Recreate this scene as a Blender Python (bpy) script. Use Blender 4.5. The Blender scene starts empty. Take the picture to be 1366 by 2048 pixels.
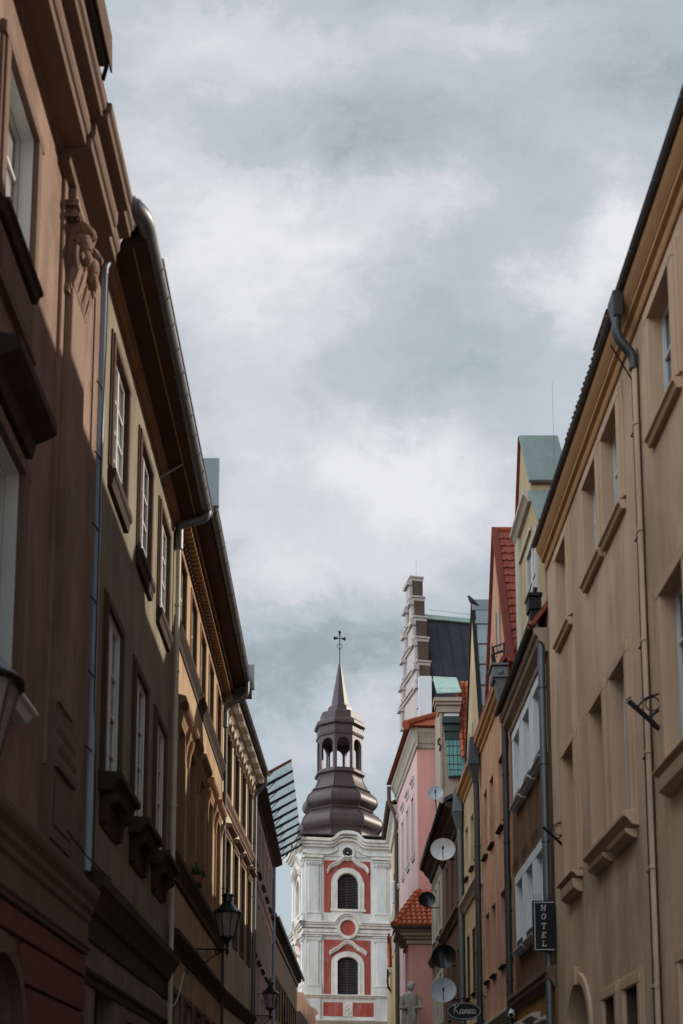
import bpy, bmesh, math, random
from mathutils import Vector, Matrix
random.seed(7)
R = math.radians
scene = bpy.context.scene

# ------------------------------------------------------------------ camera
FPX, CX, CY, PITCH, EYE = 2300.0, 676.0, 1959.0, R(7.58), 1.6     # photo is 1366 x 2048
cam_d = bpy.data.cameras.new('camera'); cam = bpy.data.objects.new('camera', cam_d)
scene.collection.objects.link(cam)
cam.location = (0, 0, EYE); cam.rotation_euler = (R(90) + PITCH, 0, 0)
cam_d.sensor_fit = 'VERTICAL'; cam_d.sensor_height = 36; cam_d.sensor_width = 24
cam_d.lens = FPX/2048*36
cam_d.shift_x = (683-CX)/2048; cam_d.shift_y = (CY-1024)/2048
cam_d.clip_start = .1; cam_d.clip_end = 6000
cam_d.dof.use_dof = True; cam_d.dof.focus_distance = 70; cam_d.dof.aperture_fstop = 1.6
scene.camera = cam
scene.view_settings.view_transform = 'Standard'; scene.view_settings.look = 'None'
scene.view_settings.gamma = 1; scene.view_settings.exposure = 0.0

# ------------------------------------------------------------------ sun and sky
SUN_EL, SUN_AZ, SUN_E = R(26.5), R(64), 5.0        # azimuth from +Y (street axis) towards +X
sd = Vector((math.sin(SUN_AZ)*math.cos(SUN_EL), math.cos(SUN_AZ)*math.cos(SUN_EL), math.sin(SUN_EL)))
sl = bpy.data.lights.new('sun', 'SUN'); sl.energy = SUN_E; sl.angle = R(.5); sl.color = (1, .90, .76)
so = bpy.data.objects.new('sun', sl); scene.collection.objects.link(so)
so.rotation_euler = (-sd).to_track_quat('-Z', 'Y').to_euler(); so.location = (40, 40, 60)

def ray(px, py):
    a, b = (px-CX)/FPX, -(py-CY)/FPX
    return Vector((a, math.cos(PITCH) - b*math.sin(PITCH), math.sin(PITCH) + b*math.cos(PITCH)))

class NT:
    """tiny node helper"""
    def __init__(s, tree): s.t = tree; tree.nodes.clear()
    def n(s, typ, **kw):
        nd = s.t.nodes.new(typ)
        for k, v in kw.items():
            if k.startswith('i_'):
                key = k[2:]; nd.inputs[int(key) if key.isdigit() else key.replace('_', ' ')].default_value = v
            else: setattr(nd, k, v)
        return nd
    def l(s, a, b): s.t.links.new(a, b)
    def m(s, op, a, b=None, c=None, clamp=False):
        nd = s.t.nodes.new('ShaderNodeMath'); nd.operation = op; nd.use_clamp = clamp
        for i, v in enumerate((a, b, c)):
            if v is None: continue
            if hasattr(v, 'links'): s.l(v, nd.inputs[i])
            else: nd.inputs[i].default_value = v
        return nd.outputs[0]
    def mix(s, f, a, b, mode='MIX'):
        nd = s.t.nodes.new('ShaderNodeMix'); nd.data_type = 'RGBA'; nd.blend_type = mode
        for sock, v in ((nd.inputs[0], f), (nd.inputs[6], a), (nd.inputs[7], b)):
            if hasattr(v, 'links'): s.l(v, sock)
            elif sock.type == 'RGBA': sock.default_value = (*v[:3], 1)
            else: sock.default_value = v
        return nd.outputs[2]
    def ramp(s, f, stops, interp='LINEAR'):
        nd = s.t.nodes.new('ShaderNodeValToRGB'); nd.color_ramp.interpolation = interp
        e = nd.color_ramp.elements
        while len(e) < len(stops): e.new(.5)
        for i, (p, c) in enumerate(stops):
            e[i].position = p; e[i].color = (*c, 1) if len(c) == 3 else c
        s.l(f, nd.inputs[0]); return nd.outputs[0]

world = bpy.data.worlds.new('World'); scene.world = world; world.use_nodes = True
W = NT(world.node_tree)
tc = W.n('ShaderNodeTexCoord'); sep = W.n('ShaderNodeSeparateXYZ'); W.l(tc.outputs['Generated'], sep.inputs[0])
yy = W.m('MAXIMUM', sep.outputs[1], .12)
U = W.m('DIVIDE', sep.outputs[0], yy); V = W.m('DIVIDE', sep.outputs[2], yy)
cb = W.n('ShaderNodeCombineXYZ'); W.l(U, cb.inputs[0]); W.l(V, cb.inputs[1])
# domain warp so that the cloud banks get torn edges
def noise(vec, scale, detail=6, rough=.55, dist=0.0, w=0):
    nd = W.n('ShaderNodeTexNoise'); nd.noise_dimensions = '3D'
    nd.inputs['Scale'].default_value = scale; nd.inputs['Detail'].default_value = detail
    nd.inputs['Roughness'].default_value = rough; nd.inputs['Distortion'].default_value = dist
    W.l(vec, nd.inputs['Vector']); return nd
def vadd(a, b):
    nd = W.n('ShaderNodeVectorMath', operation='ADD'); W.l(a, nd.inputs[0])
    if hasattr(b, 'links'): W.l(b, nd.inputs[1])
    else: nd.inputs[1].default_value = b
    return nd.outputs[0]
def vmul(a, v):
    nd = W.n('ShaderNodeVectorMath', operation='MULTIPLY'); W.l(a, nd.inputs[0]); nd.inputs[1].default_value = v
    return nd.outputs[0]
wn = noise(vmul(cb.outputs[0], (1, 1.15, 1)), 7.5, 12, .66, .2)
warp = vmul(vadd(wn.outputs['Color'], (-.5, -.5, -.5)), (.24, .20, 0))
P = vadd(cb.outputs[0], warp)
SKY_BLOBS = [  # photo px centre, radii px, weight
 (520,500,230,150,.62),(700,450,200,110,.55),(860,375,110,70,.50),(420,380,170,120,.38),(330,560,150,160,.35),
 (560,640,220,120,.42),(480,820,190,110,.38),(620,900,180,90,.42),(720,950,150,80,.38),(930,960,170,90,.58),
 (840,1010,200,110,.28),(560,1190,130,100,.42),(470,1120,130,110,.35),(790,1150,160,90,.40),(650,1060,300,120,.28),
 (1170,560,130,130,.72),(1240,450,120,70,.60),(1090,590,110,70,.35),(1190,260,120,70,.30),(1260,310,90,60,.30),
 (900,80,170,60,.42),(1060,60,80,60,.30),(960,150,120,60,.22),(380,90,260,110,.42),(560,110,160,80,.30),(680,60,120,50,.20),
 (300,250,170,180,.25),(1330,500,90,110,.5),(760,1460,150,90,.42),(560,1440,170,80,.36),(1130,800,120,120,.25),(560,1720,260,130,.18),
 (600,245,240,70,-.16),(640,330,180,70,-.14),(1000,300,150,100,-.05),(900,640,140,150,-.06),(830,780,150,110,-.04),
 (600,1350,420,80,-.25),(800,1310,200,60,-.14),(470,1290,160,60,-.12)]
acc = None
for bx, by, rx, ry, wt in SKY_BLOBS:
    d = ray(bx, by); u0, v0 = d.x/d.y, d.z/d.y
    d2 = ray(bx+rx, by); su = abs(d2.x/d2.y-u0)
    d3 = ray(bx, by-ry); sv = abs(d3.z/d3.y-v0)
    q = vmul(vadd(P, (-u0, -v0, 0)), (1/su, 1/sv, 0))
    dt = W.n('ShaderNodeVectorMath', operation='DOT_PRODUCT'); W.l(q, dt.inputs[0]); W.l(q, dt.inputs[1])
    g = W.m('POWER', 2.718, W.m('MULTIPLY', dt.outputs['Value'], -.9))
    acc = W.m('MULTIPLY', g, wt) if acc is None else W.m('MULTIPLY_ADD', g, wt, acc)
n1 = noise(vmul(cb.outputs[0], (1, 1.5, 1)), 4.2, 9, .58, .25)
n2 = noise(vmul(vadd(P, (3.1, 1.7, 0)), (1, 1.3, 1)), 12, 9, .62, .35)
val = W.m('ADD', acc, W.m('MULTIPLY', W.m('SUBTRACT', n1.outputs[0], .5), .70))
val = W.m('ADD', val, W.m('MULTIPLY', W.m('SUBTRACT', n2.outputs[0], .5), .38))
n3 = noise(vmul(vadd(P, (7.3, 2.2, 0)), (1, 1.2, 1)), 38, 7, .6, .4)
val = W.m('ADD', val, W.m('MULTIPLY', W.m('SUBTRACT', n3.outputs[0], .5), .20))
n4 = noise(vmul(cb.outputs[0], (1, 1.3, 1)), 85, 6, .62, .6)
val = W.m('ADD', val, W.m('MULTIPLY', W.m('SUBTRACT', n4.outputs[0], .5), .07))
val = W.m('ADD', W.m('MULTIPLY', val, .78), .19, clamp=True)
K = 10.0
def k(c): return tuple(x*K for x in c)
cl = W.ramp(val, [(0, (.34,.40,.425)), (.16, (.45,.512,.55)), (.32, (.515,.58,.63)), (.45, (.55,.60,.655)), (.58, (.645,.665,.71)), (.78, (.74,.745,.775)), (1, (.86,.86,.878))])
clk = W.n('ShaderNodeVectorMath', operation='SCALE'); W.l(cl, clk.inputs[0]); clk.inputs['Scale'].default_value = K
sky = W.n('ShaderNodeTexSky', sky_type='NISHITA', sun_disc=False, sun_elevation=SUN_EL, sun_rotation=SUN_AZ)
sky.air_density = 1; sky.dust_density = 1.5
# unseen sky gain added to shape wall light: boosted behind and left, dimmed right
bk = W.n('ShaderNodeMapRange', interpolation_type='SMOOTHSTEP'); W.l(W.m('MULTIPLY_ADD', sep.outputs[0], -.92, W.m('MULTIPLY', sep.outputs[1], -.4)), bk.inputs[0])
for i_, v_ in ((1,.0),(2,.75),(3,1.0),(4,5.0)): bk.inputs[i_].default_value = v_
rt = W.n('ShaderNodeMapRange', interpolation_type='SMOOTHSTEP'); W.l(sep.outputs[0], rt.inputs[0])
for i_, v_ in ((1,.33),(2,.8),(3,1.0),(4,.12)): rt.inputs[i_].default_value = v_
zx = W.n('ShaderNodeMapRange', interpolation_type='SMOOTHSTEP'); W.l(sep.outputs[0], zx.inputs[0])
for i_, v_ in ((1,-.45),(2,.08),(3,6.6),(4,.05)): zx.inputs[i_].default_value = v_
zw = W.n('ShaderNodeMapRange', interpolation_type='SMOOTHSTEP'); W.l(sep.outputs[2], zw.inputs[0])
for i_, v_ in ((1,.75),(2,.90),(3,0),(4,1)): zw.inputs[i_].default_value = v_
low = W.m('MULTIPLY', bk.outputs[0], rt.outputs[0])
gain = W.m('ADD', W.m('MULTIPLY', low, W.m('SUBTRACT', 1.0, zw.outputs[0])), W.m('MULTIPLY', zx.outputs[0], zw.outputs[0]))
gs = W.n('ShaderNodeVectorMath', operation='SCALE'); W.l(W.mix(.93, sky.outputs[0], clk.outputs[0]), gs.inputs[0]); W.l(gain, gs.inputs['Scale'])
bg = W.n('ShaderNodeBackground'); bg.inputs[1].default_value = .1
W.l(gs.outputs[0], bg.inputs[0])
wo = W.n('ShaderNodeOutputWorld'); W.l(bg.outputs[0], wo.inputs[0])

# ------------------------------------------------------------------ materials
M = {}
def mat(name, col, rough=.85, var=.18, scale=1.2, streak=.25, bump=.25, bscale=55, metal=0, dirt=None, dirt_amt=.0, spec=.10):
    m = bpy.data.materials.new(name); m.use_nodes = True; T = NT(m.node_tree); M[name] = m
    o = T.n('ShaderNodeOutputMaterial'); b = T.n('ShaderNodeBsdfPrincipled'); T.l(b.outputs[0], o.inputs[0])
    b.inputs['Roughness'].default_value = rough; b.inputs['Metallic'].default_value = metal
    b.inputs['Specular IOR Level'].default_value = spec
    g = T.n('ShaderNodeNewGeometry')
    def nz(sc, vec=(1, 1, 1), det=5, ro=.6):
        mp = T.n('ShaderNodeVectorMath', operation='MULTIPLY'); T.l(g.outputs['Position'], mp.inputs[0]); mp.inputs[1].default_value = vec
        n = T.n('ShaderNodeTexNoise'); n.inputs['Scale'].default_value = sc; n.inputs['Detail'].default_value = det; n.inputs['Roughness'].default_value = ro
        T.l(mp.outputs[0], n.inputs['Vector']); return n.outputs[0]
    a = nz(scale, det=7, ro=.65)
    f = T.m('SUBTRACT', a, .5); f = T.m('MULTIPLY', f, 2.6*var)
    st = nz(scale*2.6, (1, 1, .10), 6, .62); f2 = T.m('MULTIPLY', T.m('SUBTRACT', st, .5), 2.6*streak)
    fine = T.m('MULTIPLY', T.m('SUBTRACT', nz(scale*14, det=3), .5), var*.9)
    tot = T.m('ADD', T.m('ADD', T.m('ADD', f, f2), fine), 1.0)
    sc = T.n('ShaderNodeVectorMath', operation='SCALE'); sc.inputs[0].default_value = col; T.l(tot, sc.inputs['Scale'])
    cout = sc.outputs[0]
    if dirt is not None:
        dn = nz(scale*.9, (1, 1, .35), 8, .68)
        df = T.m('MULTIPLY', T.m('SMOOTH_MIN', T.m('MULTIPLY', T.m('SUBTRACT', dn, .47), 7), 1, .2, clamp=True), dirt_amt, clamp=True)
        cout = T.mix(df, cout, dirt)
    T.l(cout, b.inputs['Base Color'])
    if bump:
        bp = T.n('ShaderNodeBump'); bp.inputs['Strength'].default_value = bump; bp.inputs['Distance'].default_value = .02
        T.l(nz(bscale, det=4, ro=.65), bp.inputs['Height']); T.l(bp.outputs[0], b.inputs['Normal'])
    return m
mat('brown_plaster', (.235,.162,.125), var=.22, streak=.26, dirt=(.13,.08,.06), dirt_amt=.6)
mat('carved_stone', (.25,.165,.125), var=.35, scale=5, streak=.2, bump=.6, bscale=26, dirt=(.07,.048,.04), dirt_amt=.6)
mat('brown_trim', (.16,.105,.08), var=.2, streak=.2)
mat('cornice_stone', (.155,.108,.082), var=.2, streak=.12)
mat('red_plaster', (.17,.066,.052), var=.14, streak=.18)
mat('grey_plaster', (.21,.185,.135), var=.2, streak=.30, dirt=(.11,.10,.085), dirt_amt=.5)
mat('brown_jamb', (.085,.055,.04), var=.15)
mat('dark_sill', (.05,.037,.03), var=.25)
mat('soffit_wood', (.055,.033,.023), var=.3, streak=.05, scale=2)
mat('gold_trim', (.22,.135,.07), var=.2)
mat('zinc', (.15,.16,.17), rough=.5, var=.15, streak=.15, metal=.6, bump=.05)
mat('zinc_dark', (.075,.07,.072), rough=.5, var=.2, streak=.15, metal=.5, bump=.05)
mat('zinc_pale', (.26,.30,.32), rough=.55, var=.18, streak=.25, metal=.25, bump=.05)
mat('pipe_blue', (.30,.37,.47), rough=.45, var=.1, bump=0)
mat('pipe_cream', (.52,.48,.40), rough=.5, var=.1, bump=0)
mat('white_paint', (.62,.62,.62), rough=.5, var=.08, streak=.1, bump=.03)
mat('white_reveal', (.66,.70,.70), rough=.7, var=.06, streak=.08, bump=.03)
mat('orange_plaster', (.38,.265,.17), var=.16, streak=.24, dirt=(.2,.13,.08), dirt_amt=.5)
mat('orange_trim', (.22,.135,.08), var=.2)
mat('pale_plaster', (.50,.45,.32), var=.14, streak=.22, dirt=(.25,.2,.14), dirt_amt=.4)
mat('lilac_plaster', (.44,.33,.33), var=.12, streak=.2, dirt=(.25,.18,.17), dirt_amt=.4)
mat('dark_plaster', (.12,.08,.06), var=.2, streak=.25)
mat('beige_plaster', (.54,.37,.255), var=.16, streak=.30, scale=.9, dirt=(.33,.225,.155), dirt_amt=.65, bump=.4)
mat('beige_trim', (.50,.335,.225), var=.1, streak=.12)
mat('ochre_trim', (.46,.26,.125), var=.12, streak=.08)
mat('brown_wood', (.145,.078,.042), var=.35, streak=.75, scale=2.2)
mat('sign_black', (.02,.018,.02), rough=.35, var=.2, bump=0)
mat('lettering', (.55,.56,.58), rough=.5, var=.02, bump=0)
mat('iron', (.025,.022,.022), rough=.5, var=.2, metal=.3, bump=.1)
mat('salmon_plaster', (.54,.30,.19), var=.14, streak=.26, dirt=(.24,.13,.085), dirt_amt=.5)
mat('cream_plaster', (.56,.42,.26), var=.12, streak=.24, dirt=(.3,.2,.12), dirt_amt=.5)
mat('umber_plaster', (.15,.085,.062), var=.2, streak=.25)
mat('yellow_plaster', (.44,.33,.20), var=.12, streak=.15)
mat('stone_trim', (.48,.42,.34), var=.15, streak=.2)
mat('pink_wall', (.60,.285,.25), var=.08, streak=.10)
mat('pink_pale', (.55,.36,.325), var=.08, streak=.10)
mat('gable_white', (.44,.37,.345), var=.12, streak=.2)
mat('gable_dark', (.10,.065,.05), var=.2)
mat('roof_tile', (.30,.075,.037), rough=.7, var=.35, scale=3, streak=.1, bump=.2)
mat('roof_tile_dark', (.24,.065,.045), rough=.7, var=.3, scale=3, streak=.1, bump=.2)
mat('verge_red', (.16,.04,.032), var=.2)
mat('roof_slate', (.052,.05,.058), rough=.5, var=.25, metal=.2, bump=.1)
mat('roof_brown', (.09,.055,.045), var=.3, scale=3)
mat('copper_green', (.33,.43,.37), rough=.6, var=.25, streak=.25, metal=.1)
mat('copper_teal', (.11,.22,.205), rough=.38, var=.4, streak=.3, metal=.2)
mat('copper_dark', (.035,.05,.047), rough=.5, var=.4, metal=.2)
mat('tower_white', (.68,.635,.595), var=.10, streak=.20, scale=.6, dirt=(.42,.39,.355), dirt_amt=.45)
mat('pale_cornice', (.38,.31,.25), var=.15, streak=.2)
mat('tower_trim', (.74,.67,.59), var=.12, streak=.2, dirt=(.42,.36,.3), dirt_amt=.45)
mat('tower_red', (.36,.075,.06), var=.26, streak=.3, scale=.9, dirt=(.46,.2,.17), dirt_amt=.45)
mat('tower_brown', (.075,.05,.05), var=.2)
mat('dome_copper', (.07,.046,.045), rough=.5, var=.3, streak=.2, scale=1.6, metal=.12, bump=.08, spec=.34)
mat('dark_house_shaded', (.026,.017,.013), var=.25, streak=.3)  # brown lowered further to hold the shade cast from across the street
mat('taupe_trim', (.33,.25,.19), var=.15, streak=.15)
mat('sheet_grey_green', (.20,.235,.225), rough=.6, var=.2, streak=.25, metal=.1)
mat('louvre', (.085,.068,.066), var=.2)
mat('dish_grey', (.36,.39,.42), rough=.4, var=.12, bump=0)
mat('dish_pale', (.58,.55,.54), rough=.4, var=.1, bump=0)
mat('dish_black', (.007,.007,.008), rough=.3, var=.1, bump=0, spec=.18)
mat('lamp_metal', (.022,.026,.032), rough=.25, var=.2, metal=.4, bump=.03, spec=.6)
mat('stone_grey', (.42,.37,.33), var=.3, scale=5, dirt=(.15,.13,.11), dirt_amt=.6)
mat('cable', (.03,.025,.025), var=.05, bump=0)
mat('leaf', (.06,.11,.035), var=.3, scale=20, bump=0)
mat('petal', (.5,.12,.1), var=.2, scale=20, bump=0)
mat('terracotta', (.25,.10,.06), var=.2)
mat('feather', (.05,.05,.058), var=.3, scale=20, bump=0)
mat('cobble', (.11,.10,.095), var=.3, scale=3, bump=.6, bscale=9)
mat('paving', (.2,.19,.18), var=.25, scale=2)
mat('earth', (.09,.085,.08), var=.3, scale=.3)
mat('amber_wall', (.28,.15,.045), var=.2, streak=.3)

def glass_mat(name, col, rough=.04, spec=.9):
    m = bpy.data.materials.new(name); m.use_nodes = True; T = NT(m.node_tree); M[name] = m
    o = T.n('ShaderNodeOutputMaterial'); b = T.n('ShaderNodeBsdfPrincipled'); T.l(b.outputs[0], o.inputs[0])
    g = T.n('ShaderNodeNewGeometry'); n = T.n('ShaderNodeTexNoise'); n.inputs['Scale'].default_value = 1.3; n.inputs['Detail'].default_value = 3
    T.l(g.outputs['Position'], n.inputs['Vector'])
    T.l(T.ramp(n.outputs[0], [(.3, tuple(c*.55 for c in col)), (.7, tuple(min(1, c*1.5) for c in col))]), b.inputs['Base Color'])
    b.inputs['Roughness'].default_value = rough; b.inputs['Specular IOR Level'].default_value = spec; b.inputs['IOR'].default_value = 1.5
    bp = T.n('ShaderNodeBump'); bp.inputs['Strength'].default_value = .06; bp.inputs['Distance'].default_value = .03
    n2 = T.n('ShaderNodeTexNoise'); n2.inputs['Scale'].default_value = 2.2; T.l(g.outputs['Position'], n2.inputs['Vector'])
    T.l(n2.outputs[0], bp.inputs['Height']); T.l(bp.outputs[0], b.inputs['Normal'])
glass_mat('glass', (.05,.055,.065)); glass_mat('glass_dark', (.012,.012,.014)); glass_mat('glass_curtain', (.26,.26,.27))
glass_mat('glass_blue', (.16,.22,.32))
def clear_mat(name, col, alpha):
    m = bpy.data.materials.new(name); m.use_nodes = True; T = NT(m.node_tree); M[name] = m
    o = T.n('ShaderNodeOutputMaterial'); mx = T.n('ShaderNodeMixShader'); tr = T.n('ShaderNodeBsdfTransparent'); b = T.n('ShaderNodeBsdfPrincipled')
    b.inputs['Base Color'].default_value = (*col, 1); b.inputs['Roughness'].default_value = .15
    tr.inputs[0].default_value = (.90, .95, .95, 1)
    g = T.n('ShaderNodeNewGeometry'); n = T.n('ShaderNodeTexNoise'); n.inputs['Scale'].default_value = 5; n.inputs['Detail'].default_value = 6
    T.l(g.outputs['Position'], n.inputs['Vector'])
    T.l(T.m('MULTIPLY_ADD', n.outputs[0], .5, alpha-.25, clamp=True), mx.inputs[0])
    T.l(tr.outputs[0], mx.inputs[1]); T.l(b.outputs[0], mx.inputs[2]); T.l(mx.outputs[0], o.inputs[0])
clear_mat('canopy_glass', (.62,.68,.68), .2); clear_mat('lamp_glass', (.34,.30,.28), .6)

# ------------------------------------------------------------------ geometry helpers
class Fr:
    """a facade plane: s runs along it, d outwards, z up"""
    def __init__(f, O, S, N): f.O, f.S, f.N = Vector(O), Vector(S).normalized(), Vector(N).normalized()
    def T(f, s, d, z): return f.O + f.S*s + f.N*d + Vector((0, 0, z))
    def px(f, x, y, d=0.0):
        r = ray(x, y); o = Vector((0, 0, EYE)); p0 = f.O + f.N*d
        t = (p0-o).dot(f.N)/r.dot(f.N); p = o + r*t
        return (p-f.O).dot(f.S), p.z
    def rect(f, A, B, d=0.0):
        a, b = f.px(*A, d), f.px(*B, d)
        return [min(a[0], b[0]), max(a[0], b[0]), min(a[1], b[1]), max(a[1], b[1])]
    def off(f, ds=0, dd=0, dz=0): return Fr(f.T(ds, dd, dz), f.S, f.N)
def at_fwd(px, py, w):
    return Vector((0, 0, EYE)) + ray(px, py)*w

class MB:
    def __init__(b): b.v, b.f, b.mi, b.cur = [], [], [], 0
    def face(b, pts):
        i = len(b.v); b.v += [Vector(p) for p in pts]; b.f.append(list(range(i, i+len(pts)))); b.mi.append(b.cur)
    def hexa(b, p):   # 8 points: bottom 4 then top 4
        i = len(b.v); b.v += [Vector(q) for q in p]
        for q in ((0,3,2,1),(4,5,6,7),(0,1,5,4),(1,2,6,5),(2,3,7,6),(3,0,4,7)): b.f.append([i+j for j in q]); b.mi.append(b.cur)
    def box(b, fr, s0, s1, d0, d1, z0, z1):
        b.hexa([fr.T(s0,d0,z0), fr.T(s1,d0,z0), fr.T(s1,d1,z0), fr.T(s0,d1,z0), fr.T(s0,d0,z1), fr.T(s1,d0,z1), fr.T(s1,d1,z1), fr.T(s0,d1,z1)])
    def ring_prism(b, A, B):
        n = len(A); i = len(b.v); b.v += [Vector(p) for p in A] + [Vector(p) for p in B]
        for j in range(n):
            k2 = (j+1) % n; b.f.append([i+j, i+k2, i+n+k2, i+n+j]); b.mi.append(b.cur)
        b.f.append([i+j for j in range(n)][::-1]); b.mi.append(b.cur); b.f.append([i+n+j for j in range(n)]); b.mi.append(b.cur)
    def ext(b, fr, prof, s0, s1): b.ring_prism([fr.T(s0, d, z) for d, z in prof], [fr.T(s1, d, z) for d, z in prof])
    def poly(b, fr, pts, d0, d1): b.ring_prism([fr.T(s, d0, z) for s, z in pts], [fr.T(s, d1, z) for s, z in pts])
    def tube(b, pts, r, n=8, caps=True):
        pts = [Vector(p) for p in pts]; rs = r if isinstance(r, (list, tuple)) else [r]*len(pts)
        base = len(b.v); prev = None
        for i, p in enumerate(pts):
            t = (pts[min(i+1, len(pts)-1)] - pts[max(i-1, 0)]).normalized()
            if prev is None:
                a = Vector((0, 0, 1)) if abs(t.z) < .9 else Vector((1, 0, 0)); x = t.cross(a).normalized()
            else: x = (prev - t*prev.dot(t)).normalized()
            prev = x; y = t.cross(x)
            b.v += [p + (x*math.cos(2*math.pi*j/n) + y*math.sin(2*math.pi*j/n))*rs[i] for j in range(n)]
        for i in range(len(pts)-1):
            for j in range(n):
                k2 = (j+1) % n; q = base+i*n; b.f.append([q+j, q+k2, q+n+k2, q+n+j]); b.mi.append(b.cur)
        if caps:
            b.f.append([base+j for j in range(n)][::-1]); b.mi.append(b.cur)
            q = base+(len(pts)-1)*n; b.f.append([q+j for j in range(n)]); b.mi.append(b.cur)
    def lathe(b, c, prof, n=16, rot=0.0, axis=None, caps=True):
        c = Vector(c); ax = Vector(axis).normalized() if axis else Vector((0, 0, 1))
        a = Vector((0, 1, 0)) if abs(ax.z) > .5 else Vector((0, 0, 1)); x = a.cross(ax).normalized() if abs(ax.z) <= .5 else Vector((1, 0, 0)); y = ax.cross(x)
        base = len(b.v)
        for r, h in prof:
            b.v += [c + ax*h + (x*math.cos(rot+2*math.pi*j/n) + y*math.sin(rot+2*math.pi*j/n))*r for j in range(n)]
        for i in range(len(prof)-1):
            for j in range(n):
                k2 = (j+1) % n; q = base+i*n; b.f.append([q+j, q+k2, q+n+k2, q+n+j]); b.mi.append(b.cur)
        if caps:
            b.f.append([base+j for j in range(n)][::-1]); b.mi.append(b.cur)
            q = base+(len(prof)-1)*n; b.f.append([q+j for j in range(n)]); b.mi.append(b.cur)
    def band(b, fr, path, w, d0, d1, closed=False):
        """a flat moulding of width w following a path in the facade plane, from d0 to d1"""
        n = len(path); P2 = [Vector((s, z)) for s, z in path]; L, Rr = [], []
        for i in range(n):
            a = P2[i-1] if (i > 0 or closed) else P2[i]; c = P2[(i+1) % n] if (i < n-1 or closed) else P2[i]
            t = (c-a).normalized(); nn = Vector((-t.y, t.x))
            L.append(P2[i]+nn*w/2); Rr.append(P2[i]-nn*w/2)
        m = n if closed else n-1
        for i in range(m):
            j = (i+1) % n
            b.hexa([fr.T(L[i].x,d0,L[i].y), fr.T(L[j].x,d0,L[j].y), fr.T(Rr[j].x,d0,Rr[j].y), fr.T(Rr[i].x,d0,Rr[i].y),
                    fr.T(L[i].x,d1,L[i].y), fr.T(L[j].x,d1,L[j].y), fr.T(Rr[j].x,d1,Rr[j].y), fr.T(Rr[i].x,d1,Rr[i].y)])
    def blob(b, c, r, sub=2, jit=0.0):
        bm = bmesh.new(); bmesh.ops.create_icosphere(bm, subdivisions=sub, radius=1)
        i = len(b.v); c = Vector(c); r = Vector(r) if not isinstance(r, (int, float)) else Vector((r, r, r))
        for v in bm.verts:
            q = v.co*(1+random.uniform(-jit, jit)); b.v.append(c + Vector((q.x*r.x, q.y*r.y, q.z*r.z)))
        for f in bm.faces: b.f.append([i+v.index for v in f.verts]); b.mi.append(b.cur)
        bm.free()
    def split(b):
        # groups of touching pieces, for parts that are built together but stand apart
        n = len(b.v); par = list(range(n))
        def find(x):
            while par[x] != x: par[x] = par[par[x]]; x = par[x]
            return x
        for f in b.f:
            for j in f[1:]: par[find(j)] = find(f[0])
        comp = {}
        for i in range(n): comp.setdefault(find(i), []).append(i)
        boxes = []
        for c in comp.values():
            P_ = [b.v[i] for i in c]; boxes.append([[min(p[k] for p in P_)-.012 for k in range(3)], [max(p[k] for p in P_)+.012 for k in range(3)], set(c)])
        merged = True
        while merged:
            merged = False; out = []
            for bx in boxes:
                for o in out:
                    if all(bx[0][k] <= o[1][k] and o[0][k] <= bx[1][k] for k in range(3)):
                        o[0] = [min(o[0][k], bx[0][k]) for k in range(3)]; o[1] = [max(o[1][k], bx[1][k]) for k in range(3)]; o[2] |= bx[2]; merged = True; break
                else: out.append([bx[0], bx[1], set(bx[2])])
            boxes = out
        res = []
        for bx in boxes:
            q = MB(); idx = {}
            for f, mi in zip(b.f, b.mi):
                if f[0] in bx[2]:
                    nf = []
                    for i in f:
                        if i not in idx: idx[i] = len(q.v); q.v.append(b.v[i])
                        nf.append(idx[i])
                    q.f.append(nf); q.mi.append(mi)
            res.append(q)
        return res
    def each(b, name, mats, parent=None, **kw):
        return [q.build(name, mats, parent, **kw) for q in b.split()]
    def build(b, name, mats, parent=None, smooth=False, bevel=0.0, merge=True):
        root = Vector((0, 0, 0)); q = parent
        while q: root += q.location; q = q.parent
        me = bpy.data.meshes.new(name)
        me.from_pydata([tuple(v-root) for v in b.v], [], b.f)
        for m in (mats if isinstance(mats, (list, tuple)) else [mats]): me.materials.append(M[m])
        me.polygons.foreach_set('material_index', b.mi)
        bm = bmesh.new(); bm.from_mesh(me)
        if merge: bmesh.ops.remove_doubles(bm, verts=bm.verts, dist=.0004)
        bmesh.ops.recalc_face_normals(bm, faces=bm.faces)
        if bevel:
            es = [e for e in bm.edges if len(e.link_faces) == 2 and e.calc_face_angle(0) > R(40)]
            bmesh.ops.bevel(bm, geom=es, offset=bevel, segments=1, affect='EDGES', clamp_overlap=True)
        bm.to_mesh(me); bm.free()
        if smooth:
            me.polygons.foreach_set('use_smooth', [True]*len(me.polygons))
            try: me.set_sharp_from_angle(angle=R(38))
            except Exception: pass
        o = bpy.data.objects.new(name, me); scene.collection.objects.link(o); o.parent = parent
        return o

def thing(name, label, cat, loc, group=None):
    o = bpy.data.objects.new(name, None); scene.collection.objects.link(o); o.location = loc; o.empty_display_size = .3
    o['label'] = label; o['category'] = cat
    if group: o['group'] = group
    return o
def structure(name, mb, m):
    o = mb.build(name, m); o['kind'] = 'structure'; return o

def arc(cs, cz, r, a0, a1, n=14, rz=None):
    rz = r if rz is None else rz
    return [(cs + r*math.cos(R(a0+(a1-a0)*i/n)), cz + rz*math.sin(R(a0+(a1-a0)*i/n))) for i in range(n+1)]

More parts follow.
